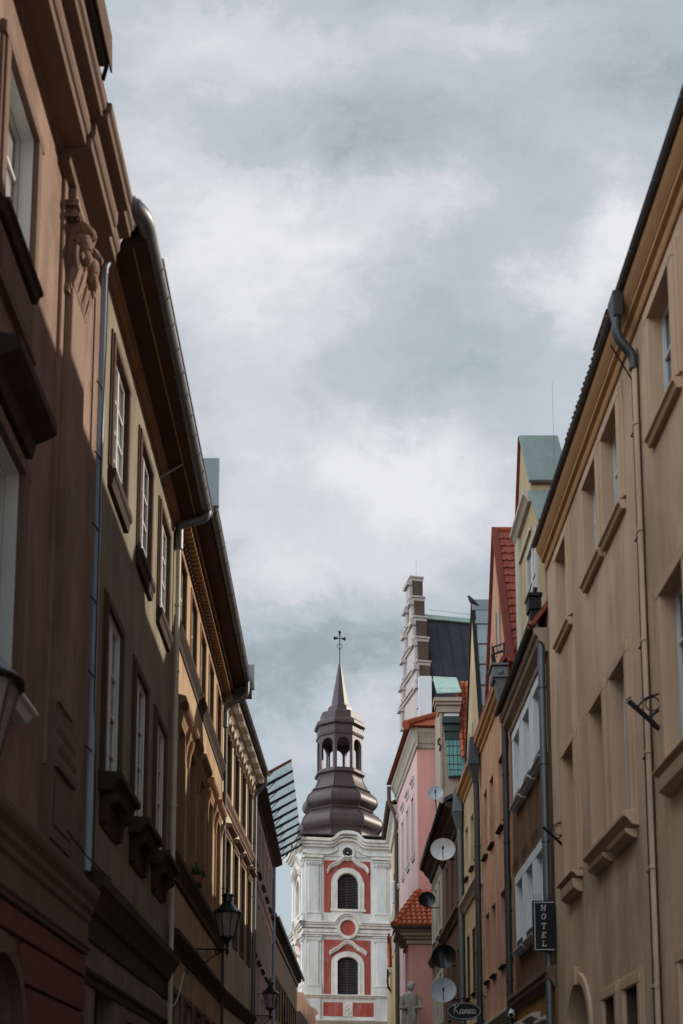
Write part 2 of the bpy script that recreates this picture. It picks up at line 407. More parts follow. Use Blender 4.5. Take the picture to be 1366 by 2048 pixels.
def facade(mb, fr, s0, s1, z0, z1, ops, reveal=.22):
    """a wall sheet with real openings and reveals"""
    ops = [o for o in ops if o['s'][0] > s0-1e-3 and o['s'][1] < s1+1e-3]
    S = sorted({s0, s1, *[round(x, 4) for o in ops for x in o['s'][:2]]}); Z = sorted({z0, z1, *[round(x, 4) for o in ops for x in o['s'][2:] if z0 < x < z1]})
    for i in range(len(S)-1):
        for j in range(len(Z)-1):
            cs, cz = (S[i]+S[i+1])/2, (Z[j]+Z[j+1])/2
            if any(o['s'][0] < cs < o['s'][1] and o['s'][2] < cz < o['s'][3] for o in ops): continue
            mb.face([fr.T(S[i],0,Z[j]), fr.T(S[i+1],0,Z[j]), fr.T(S[i+1],0,Z[j+1]), fr.T(S[i],0,Z[j+1])])
    for o in ops:
        a, b, c, e = [round(x, 4) for x in o['s']]; rv = o.get('reveal', reveal)
        if o.get('arch'):
            r = (b-a)/2; rise = o.get('rise', r); sp = e-rise
            A = arc((a+b)/2, sp, r, 180, 0, 16, rise)
            for i in range(16):
                p, q = A[i], A[i+1]
                mb.face([fr.T(p[0],0,p[1]), fr.T(q[0],0,q[1]), fr.T(q[0],0,e), fr.T(p[0],0,e)])
                mb.face([fr.T(p[0],0,p[1]), fr.T(q[0],0,q[1]), fr.T(q[0],-rv,q[1]), fr.T(p[0],-rv,p[1])])
            top = sp
        else:
            top = e
            mb.face([fr.T(a,0,e), fr.T(b,0,e), fr.T(b,-rv,e), fr.T(a,-rv,e)])
        mb.face([fr.T(a,0,c), fr.T(b,0,c), fr.T(b,-rv,c), fr.T(a,-rv,c)])
        for s in (a, b): mb.face([fr.T(s,0,c), fr.T(s,0,top), fr.T(s,-rv,top), fr.T(s,-rv,c)])

def window(root, fr, o, frame='white_paint', glass='glass', cols=2, bars=(.36,), reveal=.22, trim=None, sill=None, name='window', fw=.06, jamb=None, hood=None):
    """glass pane > frame, surround, sill, hood ; o['s'] = s0,s1,z0,z1"""
    a, b, c, e = o['s']; rv = o.get('reveal', reveal); gd = -rv+.03
    mb = MB()
    if o.get('arch'):
        r = (b-a)/2; rise = o.get('rise', r); A = arc((a+b)/2, e-rise, r-.004, 180, 0, 16, rise-.004)
        mb.poly(fr, [(a+.004, c+.004)] + A + [(b-.004, c+.004)], gd-.03, gd)
    else: mb.box(fr, a+.004, b-.004, gd-.03, gd, c+.004, e-.004)
    pane = mb.build(name, glass, root)
    if frame:
        f = MB(); d1 = gd+.05; top = e-o.get('rise', (b-a)/2) if o.get('arch') else e
        f.box(fr, a+.004, a+fw, gd+.002, d1, c+.006, top); f.box(fr, b-fw, b-.004, gd+.002, d1, c+.006, top)
        f.box(fr, a+fw, b-fw, gd+.002, d1, c+.006, c+fw+.02)
        if not o.get('arch'): f.box(fr, a+fw, b-fw, gd+.002, d1, e-fw, e-.006)
        for i in range(1, cols):
            m = a+(b-a)*i/cols; f.box(fr, m-fw*.55, m+fw*.55, gd+.002, d1+.012, c+fw+.02, e-fw)
        for t in bars:
            z = e-(e-c)*t; f.box(fr, a+fw, b-fw, gd+.002, d1-.008, z-.022, z+.022)
        f.build('frame', frame, pane, bevel=.006)
    if jamb:   # painted reveal lining
        j = MB(); t = .012
        j.box(fr, a+.001, a+t, gd+.055, -.002, c+.003, e-t); j.box(fr, b-t, b-.001, gd+.055, -.002, c+.003, e-t); j.box(fr, a+.001, b-.001, gd+.055, -.002, e-t, e-.001)
        j.build('jamb', jamb, pane)
    if trim:
        tw, td, tm = trim[:3]; t = MB(); ear = trim[3] if len(trim) > 3 else 0
        bot = c-tw if sill is None else c
        t.box(fr, a-tw, a-.001, -.01, td, bot, e); t.box(fr, b+.001, b+tw, -.01, td, bot, e)
        t.box(fr, a-tw-ear, b+tw+ear, -.01, td+.004, e+.001, e+tw)
        t.box(fr, a-tw*.35-tw, a-tw*.55, -.008, td*.55, bot+.002, e+tw*1.3); t.box(fr, b+tw*.55, b+tw*1.35, -.008, td*.55, bot+.002, e+tw*1.3)
        t.box(fr, a-tw*.55, b+tw*.55, -.008, td*.6, e+tw*.9, e+tw*1.35)
        if sill is None: t.box(fr, a+.002, b-.002, -.01, td, c-tw, c)
        t.build('surround', tm, pane, bevel=.008)
    if sill:
        pr, h, ex, sm = sill[:4]; t = MB()
        t.ext(fr, [(-rv+.02, c-.002), (pr, c-.03), (pr, c-h*.45), (pr*.75, c-h*.55), (pr*.55, c-h), (-.01, c-h)], a-ex, b+ex)
        t.build('sill', sm, pane, bevel=.006)
    if hood:
        pr, h, ex, hm, up = hood; t = MB(); z = e+up
        t.ext(fr, [(-.01, z), (pr*.25, z), (pr*.35, z+h*.35), (pr*.8, z+h*.5), (pr, z+h*.6), (pr, z+h*.85), (-.01, z+h)], a-ex, b+ex)
        t.build('hood', hm, pane, bevel=.006)
    return pane

def house(label, fr, s0, s1, eave, depth, rd, rz, wall, roofm, ops, reveal=.22, over=.45, z0=0.0, roof_over_end=0.0, name='townhouse', cat='house', group=None, eave_z=None, plain_roof=True):
    root = thing(name, label, cat, fr.T((s0+s1)/2, 0, 0), group)
    w = MB(); facade(w, fr, s0, s1, z0, eave, ops, reveal)
    g = [(0, z0), (0, eave), (-rd, rz-.05), (-depth, eave), (-depth, z0)]
    for s in (s0, s1): w.face([fr.T(s, d, z) for d, z in g])
    w.face([fr.T(s0,-depth,z0), fr.T(s1,-depth,z0), fr.T(s1,-depth,eave), fr.T(s0,-depth,eave)])
    wo = w.build('wall', wall, root)
    r = MB(); k = (rz-eave)/rd; ez = (eave if eave_z is None else eave_z); kk = (rz-ez)/(rd+over)
    r.ext(fr, [(over, ez+.02), (-rd, rz+.02), (-depth-.3, eave-.1), (-depth-.3, eave+.08), (-rd, rz+.2), (over, ez+.16)], s0-roof_over_end, s1+roof_over_end)
    ro = r.build('roof', roofm, root)
    return root, wo, ro

def cornice(root, fr, prof, s0, s1, m, name='cornice'):
    b = MB(); b.ext(fr, prof, s0, s1); return b.build(name, m, root, bevel=.008)

def gutter(root, fr, s0, s1, d, z, r=.075, m='zinc_dark', step=1.0, name='gutter'):
    b = MB(); n = 10
    out = [(d+r*math.cos(R(180+180*i/n)), z+r*math.sin(R(180+180*i/n))) for i in range(n+1)]
    inn = [(d+(r-.012)*math.cos(R(360-180*i/n)), z+(r-.012)*math.sin(R(360-180*i/n))) for i in range(n+1)]
    b.ext(fr, out+inn, s0, s1)
    s = s0+.3
    while s < s1:   # joint straps
        o2 = [(d+(r+.012)*math.cos(R(180+180*i/n)), z+(r+.012)*math.sin(R(180+180*i/n))) for i in range(n+1)]
        i2 = [(d+(r-.002)*math.cos(R(360-180*i/n)), z+(r-.002)*math.sin(R(360-180*i/n))) for i in range(n+1)]
        b.ext(fr, o2+i2, s, s+.035); s += step
    b.tube([fr.T(s0, d+r, z+.004), fr.T(s1, d+r, z+.004)], .014, 6)
    return b.build(name, m, root, smooth=True)

def downpipe(root, pts, r, m, clips=(), fr=None, name='downpipe', sleeve=None):
    b = MB(); b.tube(pts, r, 12)
    L = Vector(pts[-1])
    for z in clips:
        # point on the last straight run
        p0, p1 = Vector(pts[-2]), Vector(pts[-1]); t = (z-p0.z)/(p1.z-p0.z); p = p0.lerp(p1, t)
        b.lathe(p-Vector((0,0,.025)), [(r+.002,0),(r+.014,.004),(r+.014,.046),(r+.002,.05)], 12)
    return b.build(name, m, root, smooth=True)

def bend(pts, rad, n=5):
    """round the corners of a polyline"""
    pts = [Vector(p) for p in pts]; out = [pts[0]]
    for i in range(1, len(pts)-1):
        a, b, c = pts[i-1], pts[i], pts[i+1]; r = min(rad, (b-a).length*.45, (c-b).length*.45)
        p, q = b+(a-b).normalized()*r, b+(c-b).normalized()*r
        for k2 in range(n+1):
            t = k2/n; out.append(p*(1-t)**2 + b*2*t*(1-t) + q*t*t)
    out.append(pts[-1]); return out

def tiles(mb, O, A, B, na, nb, N, th=.025, mode='plain'):
    """tile rows on a roof slope: O corner at the eave, A along the eave, B up the slope, N slope normal"""
    O, A, B, N = Vector(O), Vector(A), Vector(B), Vector(N).normalized(); a, b = A/na, B/nb
    for j in range(nb):
        for i in range(na):
            p = O + a*i + b*j; jit = random.uniform(-.006, .006)
            low = N*(th*1.9+jit); hi = N*(th*.6); w = a*.97
            if mode == 'beaver':
                q = [p+low*1.0, p+w*.3-b*.13+low, p+w*.7-b*.13+low, p+w+low, p+w+b*1.15+hi, p+b*1.15+hi]
                mb.ring_prism([x-N*th for x in q], q)
            else:
                m1, m2 = p+w*.5+N*(th*1.5), p+w*.5+b*1.12+N*(th*1.3)
                q0 = [p+low-N*th, p+w*.25+low+N*th*.5, m1+low+N*th*.3, p+w*.8+low, p+w+low-N*th*1.2]
                q1 = [x+b*1.12-N*(th*1.3) for x in q0]
                mb.ring_prism(q0+[p+w+low-N*th*2.2, p+low-N*th*2.0], q1+[p+w+b*1.12+low-N*th*3.4, p+b*1.12+low-N*th*3.2])

# ================================================================== GROUND
g = MB(); g.face([(-900,-300,0),(900,-300,0),(900,1500,0),(-900,1500,0)]); structure('ground', g, 'earth')
g = MB(); g.box(Fr((0,0,0),(0,1,0),(1,0,0)), -30, 125, -2.3, 2.6, -.02, .006); structure('road', g, 'cobble')
for a, b_ in ((-3.59, -2.3), (2.6, 3.99)):
    g = MB(); g.box(Fr((0,0,0),(0,1,0),(1,0,0)), -30, 66, a, b_, -.02, .12); structure('pavement', g, 'paving')

FL = Fr((-3.6,0,0),(0,1,0),(1,0,0))
FRT = Fr((4.0,0,0),(0,1,0),(-1,0,0))
def O(s0, s1, z0, z1, **kw): return dict(s=[s0, s1, z0, z1], **kw)

# ================================================================== LEFT 1: brown stuccoed townhouse
ops = []
up1 = O(11.02,12.19,11.39,13.24,reveal=.24); lo1 = O(11.0,12.12,6.27,8.97,reveal=.24)
up0 = O(8.2,9.37,11.39,13.24,reveal=.24); lo0 = O(8.18,9.3,6.27,8.97,reveal=.24)
door1 = O(10.95,12.65,0,3.45,arch=True,reveal=.4)
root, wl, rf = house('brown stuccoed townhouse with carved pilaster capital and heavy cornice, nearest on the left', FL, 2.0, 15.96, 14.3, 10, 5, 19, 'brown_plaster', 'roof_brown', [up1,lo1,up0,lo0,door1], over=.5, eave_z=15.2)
L1 = root
for o in (up1, up0):
    window(root, FL, o, glass='glass_curtain', trim=(.14,.07,'brown_trim',.07), sill=(.15,.18,.12,'dark_sill'), jamb='white_reveal', bars=(.33,))
    a,b,c,e = o['s']; m = MB()   # apron panel below the sill
    m.box(FL, a-.1, b+.1, -.01, .045, c-.85, c-.25); m.box(FL, a-.02, b+.02, .046, .065, c-.78, c-.32); m.box(FL, a-.16, b+.16, -.01, .09, c-.93, c-.852)
    m.build('apron', 'brown_trim', root, bevel=.01)
for o in (lo1, lo0):
    window(root, FL, o, glass='glass_curtain', trim=(.15,.08,'brown_trim',.05), sill=(.26,.16,.2,'white_paint'), jamb='white_reveal', bars=(.3,.65), hood=(.36,.5,.2,'dark_sill',.3))
window(root, FL, door1, glass='glass_dark', frame='dark_sill', cols=2, bars=(), name='door')
m = MB(); m.band(FL, [(12.65+.12,0),(12.65+.12,2.6)]+arc(11.8,2.6,.97,0,180,18)+[(10.95-.12,2.6),(10.95-.12,0)], .24, -.01, .12)
m.band(FL, [(12.65+.02,0),(12.65+.02,2.6)]+arc(11.8,2.6,.87,0,180,18)+[(10.95-.02,2.6),(10.95-.02,0)], .05, .121, .15)
m.build('door_surround', 'brown_trim', root, bevel=.01)
# rusticated red ground floor
m = MB(); zc = [0,.42,.88,1.34,1.8,2.26,2.72,3.25,3.74,4.06]
for i in range(len(zc)-1):
    z0, z1 = zc[i]+.02, zc[i+1]-.02
    if z1 < 2.6: cuts = [(13.0,15.94),(9.9,10.6),(2.1,9.86)]
    elif z1 < 3.3: cuts = [(13.06,15.94),(9.9,10.55),(2.1,9.86)]
    elif z1 < 3.75: cuts = [(12.75,15.94),(9.9,10.8),(2.1,9.86)]
    else: cuts = [(12.35,15.94),(11.9,12.31),(11.4,11.86),(9.9,11.36),(2.1,9.86)]
    for a,b in cuts: m.box(FL, a, b, -.01, .07, z0, z1)
m.build('rusticated_base', 'red_plaster', root, bevel=.012)
cornice(root, FL, [(-.01,4.07),(.10,4.07),(.10,4.12),(.14,4.14),(.14,4.18),(.10,4.2),(.08,4.5),(.12,4.54),(.12,4.62),(.16,4.68),(.16,4.76),(.22,4.84),(.24,4.9),(.24,4.98),(.08,5.1),(-.01,5.12)], 2.0, 15.95, 'brown_trim', 'string_course')
cp = [(-.01,14.12),(.04,14.14),(.06,14.2),(.35,14.22),(.35,14.34),(.38,14.36),(.405,14.42),(.405,14.58),(.43,14.6),(.55,14.62),(.555,14.70),(.60,14.74),(.60,14.86),(-.01,14.95)]
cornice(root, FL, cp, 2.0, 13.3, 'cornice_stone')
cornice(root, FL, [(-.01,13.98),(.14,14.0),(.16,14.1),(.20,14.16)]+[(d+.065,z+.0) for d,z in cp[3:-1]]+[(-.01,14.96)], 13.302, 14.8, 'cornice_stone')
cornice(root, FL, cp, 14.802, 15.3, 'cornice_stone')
gutter(root, FL, 2.0, 12.9, .62, 15.04, .075, 'zinc_dark')
m = MB(); m.ext(FL, [(.70,14.98),(.725,14.98),(.71,15.5),(.685,15.5)], 11.9, 13.0); m.box(FL, 11.9, 13.0, .60, .70, 15.12, 15.15); m.build('roof_flashing', 'gable_dark', root)
m = MB(); m.tube([FL.T(13.02,.6,14.9), FL.T(12.95,.66,15.02), FL.T(12.8,.66,15.2)], .03, 6); m.each('gutter_clip', 'iron', root)
# pilaster
m = MB(); m.box(FL, 13.5, 14.6, -.01, .05, 6.05, 13.95); m.box(FL, 13.68, 14.45, -.01, .15, 6.9, 13.98); m.build('pilaster', 'brown_plaster', root, bevel=.012)
FLp, FL = FL, Fr((-3.6,13.60-14.0*.6,0),(0,.6,0),(1,0,0)); FL.S = Vector((0,.6,0)); FL.N = Vector((.66,0,0))
m = MB()
m.box(FL, 14.0, 15.45, -.01, .17, 12.42, 12.5); m.box(FL, 14.05, 15.4, -.01, .2, 12.5, 12.56)      # astragal
m.box(FL, 14.12, 15.33, -.01, .24, 12.56, 13.45)
for i in range(7):      # acanthus leaves
    s = 14.2+.175*i; h = .55 if i % 2 else .36
    m.tube([FL.T(s,.14,12.58), FL.T(s,.2,12.58+h*.5), FL.T(s,.26,12.58+h*.9), FL.T(s,.31,12.58+h), FL.T(s,.3,12.58+h-.09)], [.07,.085,.075,.05,.02], 6)
for s, sg in ((14.16,-1),(15.28,1)):   # volutes
    pts = [FL.T(s+sg*.02+sg*(.19*(1-t/22))*math.cos(t*.62+1.5), .27, 12.98+(.21*(1-t/22))*math.sin(t*.62+1.5)) for t in range(20)]
    m.tube(pts, [.06*(1-t/30) for t in range(20)], 6)
    m.lathe(FL.T(s+sg*.02,.18,12.98), [(.05,0),(.05,.14),(.02,.16)], 8, axis=FL.N)
    m.tube([FL.T(s+sg*.02,.22,13.18), FL.T(s-sg*.12,.24,13.3), FL.T(s-sg*.34,.24,13.42)], [.05,.05,.045], 6)
m.box(FL, 13.92, 15.52, -.01, .30, 13.45, 13.52); m.box(FL, 13.97, 15.47, -.01, .26, 13.52, 13.6); m.box(FL, 13.9, 15.54, -.01, .33, 13.6, 13.68)
for i in range(12): m.box(FL, 13.93+i*.134, 13.99+i*.134, .3, .345, 13.455, 13.515)
for s in (14.3, 15.0):  # carved masks under the abacus
    m.blob(FL.T(s,.34,13.22), (.14,.13,.19), 2, .06); m.blob(FL.T(s,.46,13.16), (.06,.07,.07), 1, .05); m.blob(FL.T(s,.36,13.38), (.17,.17,.08), 2, .14); m.blob(FL.T(s,.40,13.03), (.1,.09,.13), 2, .1)
    for q in (-.06,.06): m.blob(FL.T(s+q,.45,13.26), .03, 1)
m.build('capital', 'carved_stone', root, smooth=True)
m = MB(); m.box(FL, 13.8, 15.6, -.01, .22, 5.12, 6.02); m.box(FL, 13.95, 15.45, .221, .25, 5.3, 5.9)
m.ext(FL, [(-.01,6.02),(.30,6.02),(.30,6.12),(.26,6.2),(.30,6.28),(.30,6.36),(.22,6.45),(.26,6.55),(.24,6.66),(.18,6.74),(.18,6.9),(-.01,6.9)], 13.9, 15.55)
m.build('pilaster_base', 'brown_trim', root, bevel=.012)
FL = FLp
downpipe(root, [FL.T(15.62,.4,15.1), FL.T(15.62,.12,14.4), FL.T(15.62,.12,6.0), FL.T(15.62,.12,5.2)], .052, 'pipe_blue', clips=())
m = MB()
for z in (12.4, 11.3, 10.2, 9.1, 8.0, 6.9): m.tube([FL.T(15.4,.1,z+.02), FL.T(15.5,.14,z), FL.T(15.7,.14,z)], .012, 5)
m.tube([FL.T(15.5,.2,14.2), FL.T(15.53,.19,13), FL.T(15.55,.16,11.5), FL.T(15.53,.17,9.5), FL.T(15.58,.16,7.6), FL.T(15.7,.18,6.4), FL.T(15.72,.18,5.2)], .010, 5)
m.tube([FL.T(13.3,.38,5.16), FL.T(14.4,.39,5.1), FL.T(15.9,.40,5.13)], .012, 5)
m.build('cable', 'cable', root)

# ================================================================== LEFT 2: grey plaster house
upW = [O(16.92,18.1,11.95,14.1), O(19.42,20.6,11.95,14.1), O(21.75,22.93,11.95,14.1)]
miW = [O(16.95,18.1,7.0,9.72), O(19.45,20.6,7.0,9.72), O(21.78,22.93,7.0,9.72)]
gr = [O(16.9,18.35,0,3.72,reveal=.35), O(19.3,20.5,1.0,3.45), O(21.6,22.9,1.0,3.45)]
for o in upW+miW: o['reveal'] = .11
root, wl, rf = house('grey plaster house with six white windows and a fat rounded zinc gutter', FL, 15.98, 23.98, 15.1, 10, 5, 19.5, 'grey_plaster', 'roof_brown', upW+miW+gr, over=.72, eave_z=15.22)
for o in upW: window(root, FL, o, glass='glass' if o is upW[1] else 'glass_curtain', trim=(.13,.06,'brown_jamb'), sill=(.13,.34,.13,'dark_sill'), jamb='brown_jamb', bars=(.3,.55,.78))
for o in miW: window(root, FL, o, glass='glass_blue' if o is miW[0] else 'glass', trim=(.15,.06,'brown_jamb'), sill=(.36,.30,.26,'dark_sill'), jamb='white_reveal', bars=(.3,.55,.78), fw=.07)
for o in miW:
    a,b,c,e = o['s']; m = MB()
    for s in (a-.1, b-.06): m.ext(FL, [(-.01,c-.3),(.28,c-.3),(.26,c-.42),(.14,c-.5),(.1,c-.75),(-.01,c-.8)], s, s+.16)
    m.box(FL, a+.07, b-.07, -.01, .035, c-.8, c-.31); m.build('sill_bracket', 'dark_sill', root, bevel=.01)
window(root, FL, gr[0], glass='glass_dark', frame='dark_sill', bars=(.25,), name='door')
for o in gr[1:]: window(root, FL, o, glass='glass', trim=(.1,.05,'brown_trim'), bars=(.3,))
cornice(root, FL, [(-.01,4.35),(.04,4.35),(.04,4.7),(.10,4.75),(.13,4.86),(.20,5.02),(.26,5.1),(.26,5.26),(.1,5.36),(-.01,5.38)], 16.0, 23.96, 'dark_sill', 'string_course')
cornice(root, FL, [(-.01,3.7),(.03,3.7),(.03,3.82),(.07,3.86),(.07,3.92),(-.01,3.94)], 16.0, 23.96, 'dark_sill', 'string_course')
cornice(root, FL, [(-.01,14.86),(.04,14.86),(.06,14.92),(.10,14.94),(.10,15.0),(.14,15.02),(.14,15.08),(-.01,15.1)], 16.0, 23.96, 'gold_trim')
m = MB(); m.ext(FL, [(.141,15.03),(.44,15.06),(.44,15.12),(.141,15.12)], 15.5, 23.96); m.ext(FL, [(.44,15.05),(.68,15.09),(.68,15.2),(.44,15.15)], 15.9, 23.96)
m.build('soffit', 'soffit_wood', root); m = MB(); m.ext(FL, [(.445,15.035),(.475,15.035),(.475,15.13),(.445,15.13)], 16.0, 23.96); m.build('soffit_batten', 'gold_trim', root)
m = MB(); pth = bend([FL.T(15.36,-.3,15.24), FL.T(15.36,.69,15.24), FL.T(23.9,.69,15.2)], .62, 10); m.tube(pth, .135, 16)
for s in [16.6+.62*i for i in range(12)]: m.lathe(FL.T(s,.69,15.24-.04*(s-16)/8), [(.136,0),(.148,.005),(.148,.035),(.136,.04)], 14, axis=(0,1,0))
for t in (5,6): m.lathe(pth[t], [(.136,-.02),(.148,-.015),(.148,.015),(.136,.02)], 14, axis=(pth[t+1]-pth[t-1]))
m.tube([FL.T(16.5,.83,15.27), FL.T(23.9,.83,15.23)], .02, 6)
m.build('gutter', 'zinc', root, smooth=True)
m = MB(); m.box(FL, 23.86, 23.98, .62, .96, 15.36, 16.5); m.ext(FL, [(.62,15.36),(.62,16.5),(-4.6,20.2),(-4.6,19.2)], 23.87, 23.97); m.build('fire_wall_cladding', 'zinc_pale', root, bevel=.01)
m = MB(); m.box(FL, 23.7, 23.97, .40, .74, 15.14, 15.34); m.build('purlin_end', 'soffit_wood', root)
downpipe(root, bend([FL.T(23.72,.72,15.3), FL.T(23.72,.72,15.0), FL.T(23.8,.1,14.86), FL.T(23.8,.1,14.3)], .14), .095, 'zinc', name='gutter_outlet')
downpipe(root, [FL.T(23.8,.1,14.3), FL.T(23.8,.1,.1)], .055, 'pipe_cream', clips=(13,11.5,10,8.5,7))
m = MB(); m.tube([FL.T(21.7,.0,14.72), FL.T(21.85,.80,15.34)], .022, 6); m.build('stay_rod', 'zinc_pale', root)
m = MB(); m.box(FL, 18.72, 18.98, .001, .03, 2.75, 3.35); m.build('notice_board', 'white_paint', root, bevel=.006)
m = MB(); m.tube(bend([FL.T(21.5,.05,4.3), FL.T(22.6,.36,3.95), FL.T(23.7,.4,4.9)], .6, 8), .014, 5); m.build('cable', 'pipe_cream', root)

# ================================================================== LEFT 3: orange house
S3 = [24.72, 26.72, 28.7, 30.67, 32.8]
u3 = [O(s,s+1.05,12.95,14.72,reveal=.16) for s in S3]; m3 = [O(s+.05,s+1.1,7.8,10.75,reveal=.18) for s in S3]; g3 = [O(s,s+1.15,.9,4.6) for s in S3]
root, wl, rf = house('orange plaster house with hooded windows and a brown dentilled eave', FL, 24.0, 34.7, 15.3, 10, 5, 20, 'orange_plaster', 'roof_brown', u3+m3+g3, over=.85, eave_z=15.62)
for o in u3: window(root, FL, o, glass='glass_curtain' if o in u3[2:4] else 'glass', trim=(.09,.03,'orange_trim'), jamb='brown_jamb', bars=(.4,))
for o in m3: window(root, FL, o, glass='glass_curtain' if o in m3[1:3] else 'glass', trim=(.13,.05,'orange_trim'), jamb='orange_trim', bars=(.3,), hood=(.22,.42,.22,'orange_trim',.14))
for o in m3:
    a,b,c,e = o['s']; m = MB()
    for s in (a-.26, b+.08): m.ext(FL, [(-.01,e-.55),(.05,e-.5),(.08,e-.2),(.14,e-.02),(.16,e+.135),(-.01,e+.135)], s, s+.18)
    m.each('hood_bracket', 'orange_trim', root, bevel=.01)
for o in g3: window(root, FL, o, glass='glass_dark', frame='dark_sill', trim=(.12,.05,'dark_plaster'))
m = MB(); m.box(FL, 24.02, 34.68, .001, .025, .02, 5.6)
cornice(root, FL, [(-.01,12.45),(.03,12.45),(.04,12.6),(.08,12.66),(.13,12.74),(.14,12.82),(.04,12.9),(-.01,12.91)], 24.02, 34.68, 'dark_sill', 'string_course')
cornice(root, FL, [(-.01,7.05),(.06,7.05),(.08,7.2),(.14,7.3),(.22,7.4),(.22,7.52),(.08,7.62),(-.01,7.63)], 24.02, 34.68, 'dark_sill', 'string_course')
cornice(root, FL, [(-.01,5.5),(.04,5.5),(.06,5.6),(.16,5.7),(.24,5.78),(.24,5.88),(-.01,5.95)], 24.02, 34.68, 'dark_sill', 'string_course')
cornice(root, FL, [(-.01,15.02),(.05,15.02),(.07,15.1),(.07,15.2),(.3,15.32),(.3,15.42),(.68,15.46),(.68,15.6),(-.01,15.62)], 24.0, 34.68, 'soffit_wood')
m = MB()
s = 24.1
while s < 34.6: m.box(FL, s, s+.10, .071, .27, 15.12, 15.34); s += .21
m.each('dentil', 'orange_trim', root); m = MB(); m.ext(FL, [(.302,15.30),(.335,15.30),(.335,15.43),(.302,15.43)], 24.02, 34.68); m.build('soffit_batten', 'gold_trim', root)
gutter(root, FL, 24.15, 34.6, .76, 15.62, .115, 'zinc', .8)
m = MB(); m.box(FL, 34.55, 34.68, .55, .98, 15.4, 16.2); m.ext(FL, [(.55,15.4),(.55,16.2),(-4.6,20.8),(-4.6,19.8)], 34.56, 34.67); m.build('fire_wall_cladding', 'zinc_pale', root, bevel=.01)
m = MB(); m.box(FL, 34.45, 34.67, .3, .9, 15.1, 15.38); m.build('purlin_end', 'zinc_dark', root)
downpipe(root, bend([FL.T(34.35,.76,15.55), FL.T(34.35,.76,15.1), FL.T(34.45,.1,14.75), FL.T(34.45,.1,14.1)], .15), .08, 'zinc', name='gutter_outlet')
downpipe(root, [FL.T(34.5,.1,14.2), FL.T(34.5,.1,.1)], .05, 'zinc_dark', clips=(13,11,9))

# ================================================================== LEFT 4: pale house, slightly turned
F4 = Fr((-3.6,34.74,0),(.32,8.45,0),(8.45,-.32,0))
S4 = [.75, 2.75, 4.7, 6.65]
u4 = [O(s,s+1.1,12.35,14.35) for s in S4]; m4 = [O(s,s+1.1,7.8,10.9) for s in S4]; g4 = [O(s,s+1.15,.9,4.4) for s in S4]
for o in u4+m4: o['reveal'] = .2
root, wl, rf = house('pale cream house with dark paired windows between the orange and lilac houses', F4, 0.0, 8.45, 15.0, 10, 5, 19.5, 'pale_plaster', 'roof_brown', u4+m4+g4, over=.46, eave_z=15.3)
for o in u4: window(root, F4, o, glass='glass', trim=(.1,.04,'brown_trim'), jamb='brown_jamb', bars=(.3,))
for o in m4: window(root, F4, o, glass='glass', trim=(.1,.04,'brown_trim'), jamb='brown_jamb', bars=(.3,), hood=(.25,.3,.15,'brown_trim',.12))
for o in g4: window(root, F4, o, glass='glass_dark', frame='dark_sill')
m = MB()
for o in u4:   # carved drops over the upper windows
    a,b,c,e = o['s']
    for s in (a-.12, (a+b)/2, b+.12):
        m.lathe(F4.T(s,.05,e+.1), [(.02,-.25),(.05,-.15),(.03,-.05),(.06,.05),(.04,.18),(.07,.3),(.03,.4)], 6)
m.each('carved_ornament', 'brown_trim', root)
cornice(root, F4, [(-.01,11.8),(.04,11.8),(.06,11.9),(.13,11.98),(.14,12.08),(-.01,12.15)], .02, 8.43, 'brown_trim', 'string_course')
cornice(root, F4, [(-.01,5.5),(.05,5.5),(.16,5.7),(.22,5.8),(.22,5.9),(-.01,5.95)], .02, 8.43, 'dark_sill', 'string_course')
cornice(root, F4, [(-.01,14.7),(.05,14.72),(.08,14.9),(.18,15.0),(.18,15.06),(.42,15.12),(.42,15.26),(-.01,15.28)], .02, 8.43, 'stone_trim')
m = MB()
s = .6
while s < 8.2: m.box(F4, s, s+.5, .2, .40, 15.06, 15.1); s += 1.25
m.each('soffit_panel', 'white_paint', root)
gutter(root, F4, .1, 8.4, .52, 15.32, .10, 'zinc_dark', 1.0)
downpipe(root, bend([F4.T(8.25,.52,15.25), F4.T(8.25,.52,14.95), F4.T(8.25,.1,14.5), F4.T(8.25,.1,.1)], .15), .075, 'zinc', clips=(12.6,10.5,8.5,6.5,4.5))

# ================================================================== LEFT 5: lilac house with the glazed canopy
F5 = Fr((-3.33,43.25,0),(0,1,0),(1,0,0))
S5 = [.9, 3.4, 5.9, 8.4, 10.9, 13.0]
u5 = [O(s,s+1.1,12.3,14.3) for s in S5]; m5 = [O(s,s+1.1,8.6,11.0) for s in S5]; g5 = [O(s,s+1.1,4.9,7.3) for s in S5]
root, wl, rf = house('lilac plastered house with a glazed steel canopy sloping up from its eave', F5, 0.0, 14.9, 15.3, 10, 5, 18.5, 'lilac_plaster', 'roof_brown', u5+m5+g5, over=.4, eave_z=15.45)
for o in u5+m5: window(root, F5, o, glass='glass', trim=(.12,.05,'stone_trim'), sill=(.14,.12,.1,'dark_sill'), jamb='stone_trim')
for o in g5: window(root, F5, o, glass='glass_dark', trim=(.12,.05,'stone_trim'), sill=(.2,.25,.15,'dark_sill'))
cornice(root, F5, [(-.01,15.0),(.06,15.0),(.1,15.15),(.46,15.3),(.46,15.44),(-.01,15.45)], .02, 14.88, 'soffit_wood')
cornice(root, F5, [(-.01,11.6),(.05,11.6),(.1,11.75),(-.01,11.85)], .02, 14.88, 'stone_trim', 'string_course')
can = MB(); can.hexa([F5.T(1.5,.05,15.72), F5.T(15.2,.05,15.72), F5.T(15.2,1.45,16.52), F5.T(1.5,1.45,16.52), F5.T(1.5,.05,15.735), F5.T(15.2,.05,15.735), F5.T(15.2,1.45,16.535), F5.T(1.5,1.45,16.535)])
